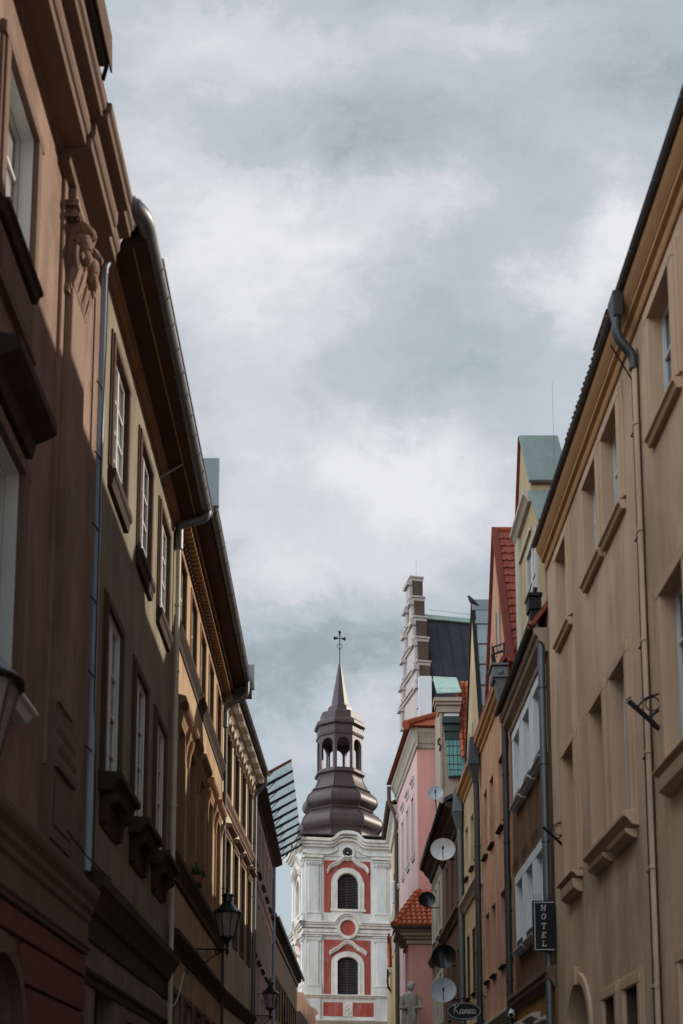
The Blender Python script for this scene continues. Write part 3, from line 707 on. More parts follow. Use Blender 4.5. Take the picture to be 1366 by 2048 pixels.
canopy = can.build('canopy', 'canopy_glass', root)
for i in range(11):
    s = 1.5+1.37*i; r_ = MB()
    r_.hexa([F5.T(s-.04,-.02,15.56), F5.T(s+.04,-.02,15.56), F5.T(s+.04,1.46,16.42), F5.T(s-.04,1.46,16.42), F5.T(s-.04,-.02,15.70), F5.T(s+.04,-.02,15.70), F5.T(s+.04,1.46,16.515), F5.T(s-.04,1.46,16.515)])
    r_.tube([F5.T(s,0,15.15), F5.T(s,.75,16.02)], .018, 5)
    r_.build('rib', 'verge_red' if i == 0 else 'iron', canopy)
r_ = MB(); r_.tube([F5.T(1.5,.06,15.69), F5.T(15.2,.06,15.69)], .03, 6); r_.build('purlin', 'iron', canopy)
downpipe(root, [F5.T(13.9,.1,14.9), F5.T(13.9,.1,.1)], .075, 'pipe_blue', clips=(12,9,6))
m = MB(); m.box(F5, 14.3, 14.92, -.01, .05, 0, 15.0); m.build('corner_pilaster', 'pale_plaster', root)

# ================================================================== LEFT 6: low dark house
a, b_ = at_fwd(553,1826,66), at_fwd(606,1955,94)
F6 = Fr((a.x-.5,a.y,0),(b_.x-a.x,b_.y-a.y,0),(b_.y-a.y,-(b_.x-a.x),0)); L6 = (b_-a).length
S6 = [1.2+2.45*i for i in range(11)]; S6 = [s for s in S6 if s+1.2 < L6-.5]
u6 = [O(s,s+1.1,8.6,11.2) for s in S6]; m6 = [O(s,s+1.1,4.6,7.2) for s in S6]
E6 = a.z-.25
root, wl, rf = house('low dark brown house with a projecting eave, last on the left before the church tower', F6, 0.0, L6, E6, 9, 4.5, E6+1.6, 'dark_house_shaded', 'roof_slate', u6+m6, over=.5, eave_z=E6+.1)
for o in u6+m6: window(root, F6, o, glass='glass', trim=(.1,.05,'dark_house_shaded'))
cornice(root, F6, [(-.01,E6-.5),(.1,E6-.45),(.14,E6-.2),(.4,E6-.05),(.4,E6+.05),(-.01,E6+.07)], .02, L6-.02, 'dark_house_shaded')
gutter(root, F6, 0, L6, .55, E6+.1, .1, 'zinc_dark', 3)
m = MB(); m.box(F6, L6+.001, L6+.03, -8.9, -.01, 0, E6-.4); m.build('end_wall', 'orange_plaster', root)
m = MB()
for s, h in ((1.0,.8),(2.2,.5),(10,.4)): m.box(F6, s, s+.25, -.3, -.05, E6+.3, E6+.3+h)
m.each('roof_vent', 'iron', root)

# ================================================================== LEFT 7: small house with a scrolled gable
w0 = 100.0; p = at_fwd(603,2048,w0)
F7 = Fr((p.x, p.y, 0), (1,0,0), (0,-1,0))
root = thing('townhouse', 'small peach gable wall with a scrolled edge at the foot of the church tower', 'house', (p.x+.7, p.y, 0))
pp = [F7.px(x,y) for x,y in ((604,1985),(611,1992),(614,2003),(620,2012),(628,2017),(634,2021),(635,2027),(631,2030),(632,2048))]
m = MB(); m.poly(F7, [(-2.5,0)]+[(-2.5,pp[0][1]+.6)]+pp+[(pp[-1][0],0)], -.5, 0); m.build('wall', 'salmon_plaster', root)
m = MB(); m.band(F7, pp[:7], .14, -.55, .06); m.build('coping', 'stone_trim', root)
m = MB(); q = [F7.px(x,y) for x,y in ((602,2026),(617,2048))]; m.poly(F7, [(-2.4,q[0][1]),q[0],q[1],(q[1][0],q[1][1]-1),(-2.4,q[1][1]-1)], .08, 1.5); m.build('roof', 'zinc_dark', root)

# ================================================================== RIGHT 1: beige house
u1 = [O(18.78,19.68,10.35,11.88), O(16.45,17.35,10.35,11.88), O(15.12,16.02,10.35,11.88), O(12.5,13.4,10.35,11.88), O(10.3,11.2,10.35,11.88)]
m1 = [O(18.55,19.45,5.88,8.1), O(16.42,17.25,5.88,8.1), O(15.08,15.92,5.88,8.1), O(12.4,13.3,5.95,8.1), O(10.2,11.1,5.95,8.1)]
g1 = [O(16.35,17.1,1.2,3.56), O(15.08,15.85,1.2,3.56), O(12.2,13.2,1.2,3.56)]
ar = O(18.12,19.78,0,4.05,arch=True,reveal=.45)
for o in u1+m1+g1: o['reveal'] = .19
root, wl, rf = house('long plain beige house nearest on the right, with ochre eave cornice and deep windows', FRT, 2.0, 20.78, 12.6, 10, 5, 18.3, 'beige_plaster', 'roof_tile_dark', u1+m1+g1+[ar], over=.2, eave_z=12.70)
for o in u1: window(root, FRT, o, glass='glass', trim=(.16,.07,'beige_trim'), sill=(.12,.16,.16,'beige_trim'), jamb='beige_trim', bars=(.4,))
for i, o in enumerate(m1): window(root, FRT, o, glass='glass', trim=(.16,.085,'beige_trim'), sill=None if i in (1,2) else (.2,.13,.2,'beige_trim'), jamb='beige_trim', bars=(.3,))
m = MB(); m.ext(FRT, [(-.01,5.87),(.21,5.845),(.21,5.78),(.16,5.75),(.1,5.67),(-.01,5.64)], 14.86, 17.45); m.build('sill', 'beige_trim', root, bevel=.008)
for o in m1:
    a,b,c,e = o['s']; m = MB(); m.ext(FRT, [(-.01,c-.145 if o not in m1[1:3] else 5.638),(.17,c-.145 if o not in m1[1:3] else 5.638),(.15,c-.3),(.06,c-.36),(-.01,c-.37)], a-.1, b+.1); m.build('sill_bracket', 'beige_trim', root, bevel=.008)
for o in g1: window(root, FRT, o, glass='glass_dark', frame='brown_jamb', trim=(.14,.055,'beige_trim'), jamb='brown_jamb', bars=(.3,))
window(root, FRT, ar, glass='glass_dark', frame='brown_wood', cols=2, bars=(), name='gate')
m = MB(); m.band(FRT, arc(18.95,3.22,.93,0,180,18), .16, -.01, .05); m.box(FRT, 18.85, 19.05, -.01, .09, 4.02, 4.32); m.build('arch_surround', 'beige_trim', root, bevel=.006)
cornice(root, FRT, [(-.01,12.26),(.03,12.26),(.05,12.32),(.05,12.4),(.11,12.44),(.11,12.5),(.13,12.51),(.13,12.53),(.15,12.56),(.18,12.62),(.2,12.68),(.2,12.72),(-.01,12.73)], 2.0, 20.8, 'ochre_trim')
gutter(root, FRT, 2.0, 20.82, .235, 12.775, .045, 'zinc', 1.1)
m = MB()
s = 14.3
while s < 17.6:
    m.tube([FRT.T(s,.25,12.84+random.uniform(-.01,.02)), FRT.T(s,-.1,13.2)], [.05,.055], 7); s += .14
s = 2.1
while s < 20.6: m.tube([FRT.T(s,.17,12.80), FRT.T(s,-.4,13.36)], [.05,.055], 6); s += .16
m.build('eave_tiles', 'roof_tile_dark', root, smooth=True)
m = MB()   # snow guard
for s in (15.0,15.25,15.5): m.tube([FRT.T(s,.1,12.85), FRT.T(s,.2,13.12), FRT.T(s,.0,13.2)], .016, 5)
m.tube([FRT.T(14.85,.2,13.12), FRT.T(15.7,.2,13.12)], .02, 5); m.tube([FRT.T(14.85,.2,13.0), FRT.T(15.7,.2,13.0)], .016, 5)
m.build('snow_guard', 'iron', root)
m = MB(); m.ring_prism([FRT.T(13.98,.18,12.74), FRT.T(14.3,.18,12.74), FRT.T(14.3,.34,12.74), FRT.T(13.98,.34,12.74)], [FRT.T(14.04,.2,12.42), FRT.T(14.2,.2,12.42), FRT.T(14.2,.32,12.42), FRT.T(14.04,.32,12.42)])
m.build('hopper', 'zinc_dark', root, bevel=.01)
downpipe(root, bend([FRT.T(14.12,.26,12.5), FRT.T(14.12,.28,12.16), FRT.T(14.12,.06,11.88), FRT.T(14.12,.06,11.68)], .2, 8), .064, 'zinc_dark', name='pipe_elbow')
downpipe(root, [FRT.T(14.12,.04,11.9), FRT.T(14.12,.04,.1)], .048, 'beige_plaster', clips=(10.9,9.4,7.9,6.4,4.9,3.4))
m = MB(); m.tube([FRT.T(14.02,.035,11.9), FRT.T(14.02,.035,.1)], .012, 5)
m.tube([FRT.T(14.34,.3,12.2), FRT.T(14.36,.02,11.7), FRT.T(14.40,.02,6), FRT.T(14.40,.02,.1)], .012, 5)
for z in (10.9,9.4,7.9,6.4,4.9,3.4): m.tube([FRT.T(14.40,.02,z), FRT.T(14.40,.05,z), FRT.T(14.22,.05,z-.02)], .010, 5)
m.build('cable', 'cable', root)

# ================================================================== RIGHT 2: dark house with white window groups
def win3(zb, zt): return [O(24.0,24.8,zb,zt), O(22.72,23.52,zb,zt), O(21.44,22.24,zb,zt)]
u2, m2 = win3(8.8,10.3), win3(5.55,7.0)
g2 = [O(24.2,25.2,1.2,3.7), O(22.6,23.6,1.2,3.7), O(21.2,22.2,0,3.5)]
for o in u2+m2: o['reveal'] = .16
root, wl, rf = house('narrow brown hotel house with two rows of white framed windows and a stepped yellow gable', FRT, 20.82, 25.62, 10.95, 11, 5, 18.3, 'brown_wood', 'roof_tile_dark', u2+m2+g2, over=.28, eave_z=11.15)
R2 = root
for ws in (u2, m2):
    for o in ws: window(root, FRT, o, glass='glass_curtain', trim=(.2,.08,'white_paint'), sill=(.18,.12,.2,'white_paint'), jamb='white_reveal', bars=(.35,))
    m = MB()
    for o in ws: m.box(FRT, o['s'][0]+.05, o['s'][1]-.05, .085, .1, o['s'][2]+.02, o['s'][2]+.16)
    m.each('bird_guard', 'iron', root)
m = MB()
for o in m2:
    for k in range(9): m.tube([FRT.T(o['s'][0]+.05+k*.09,.15,7.22), FRT.T(o['s'][0]+.05+k*.09,.17,7.42)], .004, 4)
m.each('bird_spike', 'iron', root)
for o in g2: window(root, FRT, o, glass='glass_curtain', frame='dark_sill', trim=(.12,.06,'stone_trim'), hood=(.2,.25,.1,'stone_trim',.02))
m = MB(); m.box(FRT, 20.84, 25.6, .001, .022, .02, 4.3); m.build('shopfront_wall', 'amber_wall', root)
cornice(root, FRT, [(-.01,4.25),(.05,4.25),(.1,4.36),(.16,4.4),(.16,4.46),(.2,4.52),(.2,4.6),(-.01,4.66)], 20.84, 25.6, 'brown_trim', 'string_course')
cornice(root, FRT, [(-.01,10.66),(.05,10.68),(.06,10.8),(.10,10.84),(.18,10.88),(.2,10.98),(.25,11.0),(.27,11.08),(.27,11.14),(-.01,11.15)], 20.84, 25.6, 'taupe_trim')
gutter(root, FRT, 20.9, 25.55, .33, 11.18, .055, 'zinc_dark', 1)
m = MB(); s = 20.9
while s < 25.5: m.tube([FRT.T(s,.33,11.2), FRT.T(s,0,11.6)], .06, 6); s += .15
m.build('eave_tiles', 'roof_tile_dark', root, smooth=True)
G = [(24.22,11.0),(24.22,14.9),(23.48,16.72),(22.42,15.1),(22.42,14.86),(21.5,13.75),(21.1,13.0),(21.0,11.0)]
gw = O(21.75,22.7,12.25,13.5)
m = MB(); m.poly(FRT, G, -.75, -.02); m.build('gable', 'yellow_plaster', root)
m = MB()
for p, q, ex in (((23.48,16.72),(22.36,15.0),.0), ((22.42,14.80),(21.42,13.6),.0)):
    n = Vector((q[0]-p[0], q[1]-p[1])).normalized(); nn = Vector((-n.y*-1, n.x*-1)); nn = Vector((n.y, -n.x)) if n.x*0-0 > 1 else Vector((n.y,-n.x))
    if nn.y < 0: nn = -nn
    m.poly(FRT, [p, q, (q[0]+nn.x*.07, q[1]+nn.y*.07), (p[0]+nn.x*.07, p[1]+nn.y*.07)], -.82, .03)
m.build('gable_capping', 'sheet_grey_green', root, bevel=.006)
m = MB(); m.poly(FRT, [(23.50,16.75),(24.27,14.86),(24.33,14.86),(23.54,16.80)], -.82, .04); m.poly(FRT, [(24.225,11.1),(24.27,11.1),(24.27,14.88),(24.225,14.88)], -.8, .02); m.build('verge_board', 'verge_red', root)
m = MB(); m.ext(FRT, [(-.02,14.6),(.05,14.62),(.1,14.72),(.16,14.78),(.16,14.86),(-.02,14.9)], 22.4, 24.2); m.box(FRT, 23.85, 24.2, -.02, .05, 11.2, 14.6); m.box(FRT, 22.45, 23.9, -.019, .03, 14.0, 14.12)
m.box(FRT, 21.6, 21.76, -.02, .05, 12.1, 13.5); m.box(FRT, 22.7, 22.86, -.02, .05, 12.1, 13.5); m.box(FRT, 21.6, 22.86, -.02, .054, 13.5, 13.66); m.box(FRT, 21.55, 22.9, -.02, .1, 12.0, 12.1)
m.build('gable_trim', 'stone_trim', root, bevel=.006)
m = MB(); m.box(FRT, 21.77, 22.69, -.019, .01, 12.1, 13.49); gp = m.build('window', 'glass_curtain', root)
m = MB(); m.box(FRT, 22.2, 22.26, .011, .03, 12.1, 13.49); m.box(FRT, 21.77, 22.69, .011, .028, 12.8, 12.85); m.build('frame', 'white_paint', gp)
m = MB(); m.box(FRT, 20.80, 21.12, .12, .36, 11.5, 11.75); m.box(FRT, 20.84, 21.08, .15, .33, 11.3, 11.5); m.box(FRT, 20.76, 21.16, .1, .38, 11.75, 11.82); m.tube([FRT.T(20.96,.2,12.0), FRT.T(20.96,.24,11.8)], .05, 8)
m.build('hopper', 'iron', root, bevel=.01)
downpipe(root, [FRT.T(20.96,.24,11.32), FRT.T(20.96,.12,10.95), FRT.T(20.96,.12,10.4), FRT.T(20.96,.12,.1)], .07, 'zinc', clips=(10,8.5,7,5.5,4))
m = MB(); m.tube([FRT.T(22.3,-.5,15.0), FRT.T(22.3,-.5,17.25)], .004, 4); m.build('antenna', 'zinc_dark', root)

# ================================================================== RIGHT 3: salmon house, red tiled gable
u3 = [O(28.72,29.45,9.0,10.8), O(27.05,27.8,9.0,10.8), O(25.95,26.6,9.0,10.8)]; m3 = [O(28.72,29.45,5.6,7.42), O(27.05,27.8,5.6,7.42), O(25.95,26.6,5.6,7.42)]
u3 += [O(30.0,30.7,9.0,10.8)]; m3 += [O(30.0,30.7,5.6,7.42)]
g3 = [O(28.6,29.6,1,3.6), O(26.6,27.6,1,3.6)]
root, wl, rf = house('salmon plaster house with a steep gable roofed in red scalloped tiles', FRT, 25.66, 31.16, 12.2, 10, 6, 18.6, 'salmon_plaster', 'roof_tile_dark', u3+m3+g3, over=.2, eave_z=12.45)
for o in u3+m3: window(root, FRT, o, glass='glass_blue' if o is m3[1] else 'glass', sill=(.1,.07,.05,'dark_sill'), jamb='salmon_plaster', bars=(.35,), frame='brown_jamb')
for o in g3: window(root, FRT, o, glass='glass_curtain', frame='white_paint', trim=(.12,.05,'stone_trim'))
cornice(root, FRT, [(-.01,4.1),(.05,4.12),(.1,4.24),(.2,4.34),(.2,4.42),(-.01,4.46)], 25.68, 31.14, 'stone_trim', 'string_course')
cornice(root, FRT, [(-.01,12.08),(.04,12.1),(.05,12.2),(.12,12.26),(.14,12.34),(.2,12.38),(.2,12.46),(-.01,12.48)], 25.68, 31.14, 'ochre_trim')
G = [(29.95,12.4),(27.8,16.9),(25.6,12.4)]
m = MB(); m.poly(FRT, G, -.4, -.03); m.build('gable', 'salmon_plaster', root)
m = MB(); m.poly(FRT, [(29.9,12.42),(27.8,16.82),(25.65,12.42)], -5, -.42)
m.build('gable_roof', 'roof_tile_dark', root)
A = Vector((25.6,12.4)); B = Vector((27.8,16.9)); n2 = Vector((-(B-A).y, (B-A).x)).normalized()
O3 = FRT.T(25.62,-.04,12.45); Aa = FRT.T(25.62,-4.6,12.45)-O3; Bb = FRT.T(27.8,-.04,16.9)-O3
m = MB(); tiles(m, O3, Aa, Bb, 24, 17, FRT.S*n2.x+Vector((0,0,n2.y)), .03, 'beaver'); m.build('roof_tiles', 'roof_tile_dark', root)
m = MB(); m.tube([FRT.T(27.82,-.05,16.96), FRT.T(27.82,-4.6,16.96)], .09, 8); m.build('ridge_tiles', 'roof_tile', root, smooth=True)
m = MB(); m.band(FRT, [(25.58,12.42),(27.8,16.97),(30.0,12.42)], .16, -.12, .05); m.build('verge_board', 'verge_red', root, bevel=.008)
for s, z in ((27.2,13.6),(28.2,13.2)):
    m = MB(); m.box(FRT, s, s+.55, -.035, -.02, z, z+1.05); w_ = m.build('window', 'glass_dark', root); m = MB()
    m.box(FRT, s-.08, s, -.035, .0, z-.05, z+1.12); m.box(FRT, s+.55, s+.63, -.035, .0, z-.05, z+1.12); m.build('surround', 'salmon_plaster', w_)
m = MB(); m.ring_prism([FRT.T(25.5,.1,12.05), FRT.T(25.95,.1,12.05), FRT.T(25.95,.36,12.05), FRT.T(25.5,.36,12.05)], [FRT.T(25.62,.1,11.35), FRT.T(25.78,.1,11.35), FRT.T(25.78,.22,11.35), FRT.T(25.62,.22,11.35)])
m.box(FRT, 25.45, 26.0, .06, .42, 12.05, 12.32); m.box(FRT, 25.4, 26.05, .04, .46, 12.32, 12.38); m.box(FRT, 25.5, 25.95, .08, .4, 12.0, 12.05); m.lathe(FRT.T(25.44,.24,12.18), [(.07,0),(.07,.02),(.03,.03)], 10, axis=(0,-1,0))
m.build('hopper', 'zinc', root, bevel=.01)
m = MB()
m.tube([FRT.T(25.75,.3,12.4), FRT.T(25.75,.36,12.9), FRT.T(25.75,.1,13.0), FRT.T(25.75,.1,12.5)], .03, 5); m.tube([FRT.T(25.95,.3,12.4), FRT.T(25.95,.36,12.8), FRT.T(25.95,.1,12.9)], .03, 5); m.build('snow_guard', 'iron', root)
downpipe(root, [FRT.T(25.7,.15,11.5), FRT.T(25.7,.13,11), FRT.T(25.7,.13,.1)], .075, 'zinc_dark', clips=(9.8,8.2,6.6,5,3.5))

# ================================================================== RIGHT 4: cream house, gable sheeted in zinc
u4 = [O(33.05,33.75,9.4,11.0), O(31.75,32.4,9.4,11.0), O(34.5,35.2,9.4,11.0)]; m4 = [O(33.05,33.75,5.65,7.58), O(31.75,32.4,5.65,7.58), O(34.5,35.2,5.65,7.58)]; g4 = [O(33,34,1,3.6), O(31.5,32.5,1,3.6)]
root, wl, rf = house('cream house whose narrow gable is sheeted in pale zinc panels', FRT, 31.2, 35.74, 12.1, 10, 6, 16.9, 'cream_plaster', 'roof_tile_dark', u4+m4+g4, over=.2, eave_z=12.35)
for o in u4: window(root, FRT, o, glass='glass_curtain', sill=(.1,.07,.05,'dark_sill'), jamb='cream_plaster', bars=(.35,))
for o in m4+g4: window(root, FRT, o, glass='glass_dark', frame='brown_jamb', sill=(.1,.07,.05,'dark_sill'), jamb='brown_jamb', bars=(.35,))
cornice(root, FRT, [(-.01,8.4),(.05,8.42),(.1,8.54),(.2,8.64),(.2,8.72),(-.01,8.76)], 31.22, 35.72, 'stone_trim', 'string_course')
cornice(root, FRT, [(-.01,4.3),(.05,4.32),(.1,4.44),(.2,4.54),(.2,4.62),(-.01,4.66)], 31.22, 35.72, 'dark_sill', 'string_course')
cornice(root, FRT, [(-.01,11.92),(.04,11.94),(.05,12.06),(.12,12.12),(.14,12.2),(.24,12.26),(.24,12.36),(-.01,12.38)], 31.22, 35.72, 'ochre_trim')
m = MB(); m.poly(FRT, [(35.2,12.3),(32.67,17.25),(31.25,12.9),(31.25,12.3)], -4.5, -.03); m.build('gable', 'cream_plaster', root)
A = Vector((31.25,12.9)); B = Vector((32.67,17.25)); n2 = Vector((-(B-A).y,(B-A).x)).normalized()
m = MB()
for i in range(6):
    p, q = A.lerp(B, i/6+.004), A.lerp(B, (i+1)/6-.004)
    m.poly(FRT, [tuple(p), tuple(q), tuple(q+n2*.03), tuple(p+n2*.055)], -4.4, -.06)
m.poly(FRT, [tuple(B-Vector((.12,.2))), tuple(B+Vector((.1,-.15))), tuple(B+Vector((.1,.12))), tuple(B+Vector((-.16,.12)))], -4.4, .0)
m.build('gable_sheeting', 'zinc_pale', root, bevel=.006)
m = MB(); m.band(FRT, [(31.2,12.9),(32.67,17.36),(35.25,12.4)], .09, -.1, .02); m.build('verge_board', 'iron', root)
for s in (32.6,33.5):
    m = MB(); m.box(FRT, s, s+.45, -.035, -.02, 12.7, 13.7); w_ = m.build('window', 'glass_dark', root); m = MB(); m.box(FRT, s-.07, s, -.035, .0, 12.65, 13.75); m.box(FRT, s+.45, s+.52, -.035, .0, 12.65, 13.75); m.build('surround', 'cream_plaster', w_)
def hopper_pipe(root, s, zt, r=.065, m_='zinc'):
    b = MB(); b.ring_prism([FRT.T(s-.22,.06,zt-.5), FRT.T(s+.22,.06,zt-.5), FRT.T(s+.22,.34,zt-.5), FRT.T(s-.22,.34,zt-.5)], [FRT.T(s-.09,.06,zt-1.0), FRT.T(s+.09,.06,zt-1.0), FRT.T(s+.09,.2,zt-1.0), FRT.T(s-.09,.2,zt-1.0)])
    b.ring_prism([FRT.T(s-.2,.08,zt+.3), FRT.T(s+.2,.08,zt+.3), FRT.T(s+.2,.3,zt+.3), FRT.T(s-.2,.3,zt+.3)], [FRT.T(s-.24,.05,zt-.5), FRT.T(s+.24,.05,zt-.5), FRT.T(s+.24,.36,zt-.5), FRT.T(s-.24,.36,zt-.5)])
    b.build('hopper', m_, root, bevel=.01)
    downpipe(root, [FRT.T(s,.13,zt-.98), FRT.T(s,.12,zt-1.6), FRT.T(s,.12,.1)], r, m_, clips=(9.5,8,6.5,5))
hopper_pipe(root, 31.25, 12.3, .085, 'zinc_dark'); hopper_pipe(root, 35.7, 12.2, .085, 'zinc')

# ================================================================== RIGHT 5: umber house and RIGHT 6: olive house
F5R = Fr((3.95,0,0),(0,1,0),(-1,0,0))
u5 = [O(36.6+1.75*i,37.3+1.75*i,9.2,11.0) for i in range(3)]; m5 = [O(36.6+1.75*i,37.3+1.75*i,5.6,7.5) for i in range(3)]
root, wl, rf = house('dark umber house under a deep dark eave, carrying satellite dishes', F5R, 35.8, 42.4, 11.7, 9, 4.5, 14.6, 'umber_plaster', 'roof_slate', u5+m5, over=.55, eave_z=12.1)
for o in u5+m5: window(root, F5R, o, glass='glass', frame='brown_trim', trim=(.1,.04,'umber_plaster'))
cornice(root, F5R, [(-.01,8.5),(.06,8.5),(.1,8.6),(.22,8.7),(.22,8.78),(-.01,8.82)], 35.82, 42.38, 'brown_trim', 'string_course')
cornice(root, F5R, [(-.01,4.3),(.06,4.3),(.3,4.5),(.3,4.6),(-.01,4.66)], 35.82, 42.38, 'brown_trim', 'string_course')
cornice(root, F5R, [(-.01,11.4),(.06,11.42),(.12,11.6),(.3,11.8),(.34,11.9),(.52,12.0),(.52,12.12),(-.01,12.13)], 35.82, 42.38, 'soffit_wood')
gutter(root, F5R, 35.9, 42.3, .6, 12.15, .07, 'iron', 1.5)
u6 = [O(43.1+1.6*i,43.8+1.6*i,9.4,11.2) for i in range(3)]; m6 = [O(43.1+1.6*i,43.8+1.6*i,5.8,7.6) for i in range(3)]
root, wl, rf = house('narrow olive grey house between the umber house and the pink building', F5R, 42.44, 47.6, 12.3, 9, 4.5, 15.2, 'grey_plaster', 'roof_slate', u6+m6, over=.5, eave_z=12.7)
R6 = root
for o in u6+m6: window(root, F5R, o, glass='glass', trim=(.14,.05,'stone_trim'))
cornice(root, F5R, [(-.01,8.4),(.06,8.4),(.2,8.6),(.2,8.7),(-.01,8.74)], 42.46, 47.58, 'brown_trim', 'string_course')
cornice(root, F5R, [(-.01,12.0),(.06,12.02),(.12,12.2),(.3,12.4),(.34,12.5),(.5,12.6),(.5,12.72),(-.01,12.73)], 42.46, 47.58, 'soffit_wood')

# ================================================================== RIGHT 7: lucarne house with verdigris copper
y7 = 49.0; FC = Fr((0,y7,0),(1,0,0),(0,-1,0))
def Q(x, y, d=0): return FC.px(x, y, d)
def cbox(mb, x0, y0, x1, y1, d0, d1):
    a, b = Q(x0,y0,d1), Q(x1,y1,d1); mb.box(FC, a[0], b[0], d0, d1, b[1], a[1])
p0 = Q(876,1560)
root = thing('townhouse', 'house with a verdigris copper lucarne, above the olive house and before the pink building', 'house', (p0[0]+2, y7+3, 0))
m = MB(); a = Q(880,1400); b = Q(950,1570); m.box(FC, a[0], Q(916,1400)[0], -5, 0, 0, a[1]); m.box(FC, Q(916,1400)[0]+.002, a[0]+5, -5, -1.2, 0, a[1]-.3); m.build('wall', 'taupe_trim', root)
m = MB(); a0, a1, b0, b1 = Q(866,1340), Q(914,1338), Q(921,1391), Q(872,1393)
m.hexa([FC.T(b1[0],.35,b1[1]), FC.T(b0[0],.35,b0[1]), FC.T(a1[0]+.1,-1.2,a1[1]), FC.T(a0[0]+.1,-1.2,a0[1]+.1), FC.T(b1[0],.35,b1[1]+.06), FC.T(b0[0],.35,b0[1]+.06), FC.T(a1[0]+.1,-1.2,a1[1]+.1), FC.T(a0[0]+.1,-1.2,a0[1]+.2)])
for t in (.25,.45,.65,.85):
    for e0, e1 in ((.0,.25),(.75,1.0)):
        q = lambda u, v: (FC.T(b1[0]+(b0[0]-b1[0])*u, .35-1.55*v, b1[1]+(a0[1]-b1[1])*v+.08))
        m.tube([q(e0,t), q(e1,t)], .022, 5)
m.build('lucarne_roof', 'copper_green', root)
m = MB(); cbox(m,868,1394,924,1402,-.5,.30); cbox(m,871,1402,922,1409,-.5,.22); cbox(m,874,1409,921,1418,-.5,.12); cbox(m,876,1418,920,1424,-.5,.16); cbox(m,879,1424,886,1580,-.5,.1); cbox(m,884,1432,889,1570,-.5,.04)
m.build('lucarne_trim', 'taupe_trim', root, bevel=.01)
m = MB(); cbox(m,888,1420,918,1432,-.3,.05); m.build('panel', 'white_paint', root)
m = MB(); cbox(m,885,1433,921,1446,-.3,.25); cbox(m,888,1446,921,1462,-.3,.12); cbox(m,890,1462,922,1480,-.3,.05); m.build('ledge', 'copper_dark', root, bevel=.02)
m = MB(); pr = []
for i in range(13):
    t = i/12; z = Q(900,1480+76*t)[1]; pr.append((.02+.35*t**2.2, z))
for i in range(12):
    xa, xb = Q(892+i*.3,1500)[0], Q(950,1500)[0]; (d0_,z0_),(d1_,z1_) = pr[i], pr[i+1]
    m.hexa([FC.T(xa,-.2,z1_), FC.T(xb,-.2,z1_), FC.T(xb,d1_,z1_), FC.T(xa,d1_,z1_), FC.T(xa,-.2,z0_), FC.T(xb,-.2,z0_), FC.T(xb,d0_,z0_), FC.T(xa,d0_,z0_)])
m.build('copper_apron', 'copper_teal', root, smooth=True)
m = MB()
for i in (2,5,8,10): xa, xb = Q(892+i*.3,1500)[0], Q(921,1500)[0]; m.tube([FC.T(xa,pr[i][0]+.005,pr[i][1]), FC.T(xb,pr[i][0]+.005,pr[i][1])], .02, 5)
for x in (898,906,914): m.tube([FC.T(Q(x,1500)[0],d+.004,z) for d, z in pr], .014, 5)
m.build('seam', 'copper_dark', root)
a, b = Q(915,1368), Q(937,1512); e = Q(917,1368)
O7 = FC.T(Q(920,1515)[0],.5,Q(918,1515,.5)[1]); Aa = Vector((1.3,0,0)); Bb = FC.T(Q(915,1368)[0],-1.0,Q(915,1366,-1.0)[1])-O7
m = MB(); tiles(m, O7, Aa, Bb, 6, 13, (0,-.9,.5), .04); m.build('roof_tiles', 'roof_tile', root)
m = MB(); pts = [FC.T(*[Q(x,y)[0],.1,Q(x,y)[1]]) for x,y in ((879,1478),(876,1484),(877,1491),(881,1492),(879,1503))]; m.tube(pts, .05, 6); m.build('scroll', 'iron', root)

# ================================================================== RIGHT 8: pink corner building
c0, c1 = at_fwd(836,1700,53.5), at_fwd(795,1700,62.5)
F8 = Fr((c0.x,c0.y,0), (c1.x-c0.x,c1.y-c0.y,0), (-(c1.y-c0.y), c1.x-c0.x, 0)); L8 = math.hypot(c1.x-c0.x, c1.y-c0.y)
F8C = Fr((c0.x,c0.y,0), -F8.N, -F8.S)      # the end wall facing up the street
E8 = 20.4
u8 = [O(1.3+2.2*i,2.0+2.2*i,14.8,17.6) for i in range(4)]; m8 = [O(1.3+2.2*i,2.0+2.2*i,9.4,11.8,arch=True) for i in range(4)]
for o in u8+m8: o['reveal'] = .14
root = thing('townhouse', 'tall pink corner building with a blank end wall and pale eave cornice', 'house', F8.T(L8/2,-3,0))
m = MB(); facade(m, F8, 0, L8, 0, E8, u8+m8); m.face([F8.T(L8,0,0), F8.T(L8,-9,0), F8.T(L8,-9,E8), F8.T(L8,0,E8)]); m.face([F8.T(0,-9,0), F8.T(L8,-9,0), F8.T(L8,-9,E8), F8.T(0,-9,E8)])
m.build('wall', 'pink_pale', root)
m = MB(); m.box(F8C, .002, 9, -.3, 0, 0, E8-.002); m.build('end_wall', 'pink_wall', root)
for o in u8:
    window(root, F8, o, glass='glass', trim=(.14,.05,'gable_white'), sill=(.1,.3,.14,'gable_white'), jamb='pink_pale', hood=(.14,.4,.15,'gable_white',.6))
for o in m8: window(root, F8, o, glass='glass', trim=None, jamb=None)
pr8 = [(-.01,19.5),(.07,19.52),(.09,19.7),(.16,19.76),(.2,19.95),(.3,20.15),(.36,20.22),(.36,20.42),(-.01,20.46)]
m = MB(); m.ext(F8, pr8, -.36, L8); m.ext(F8C, [(d+.001,z+.001) for d,z in pr8], .0, 8.9); m.build('cornice', 'pale_cornice', root, bevel=.02)
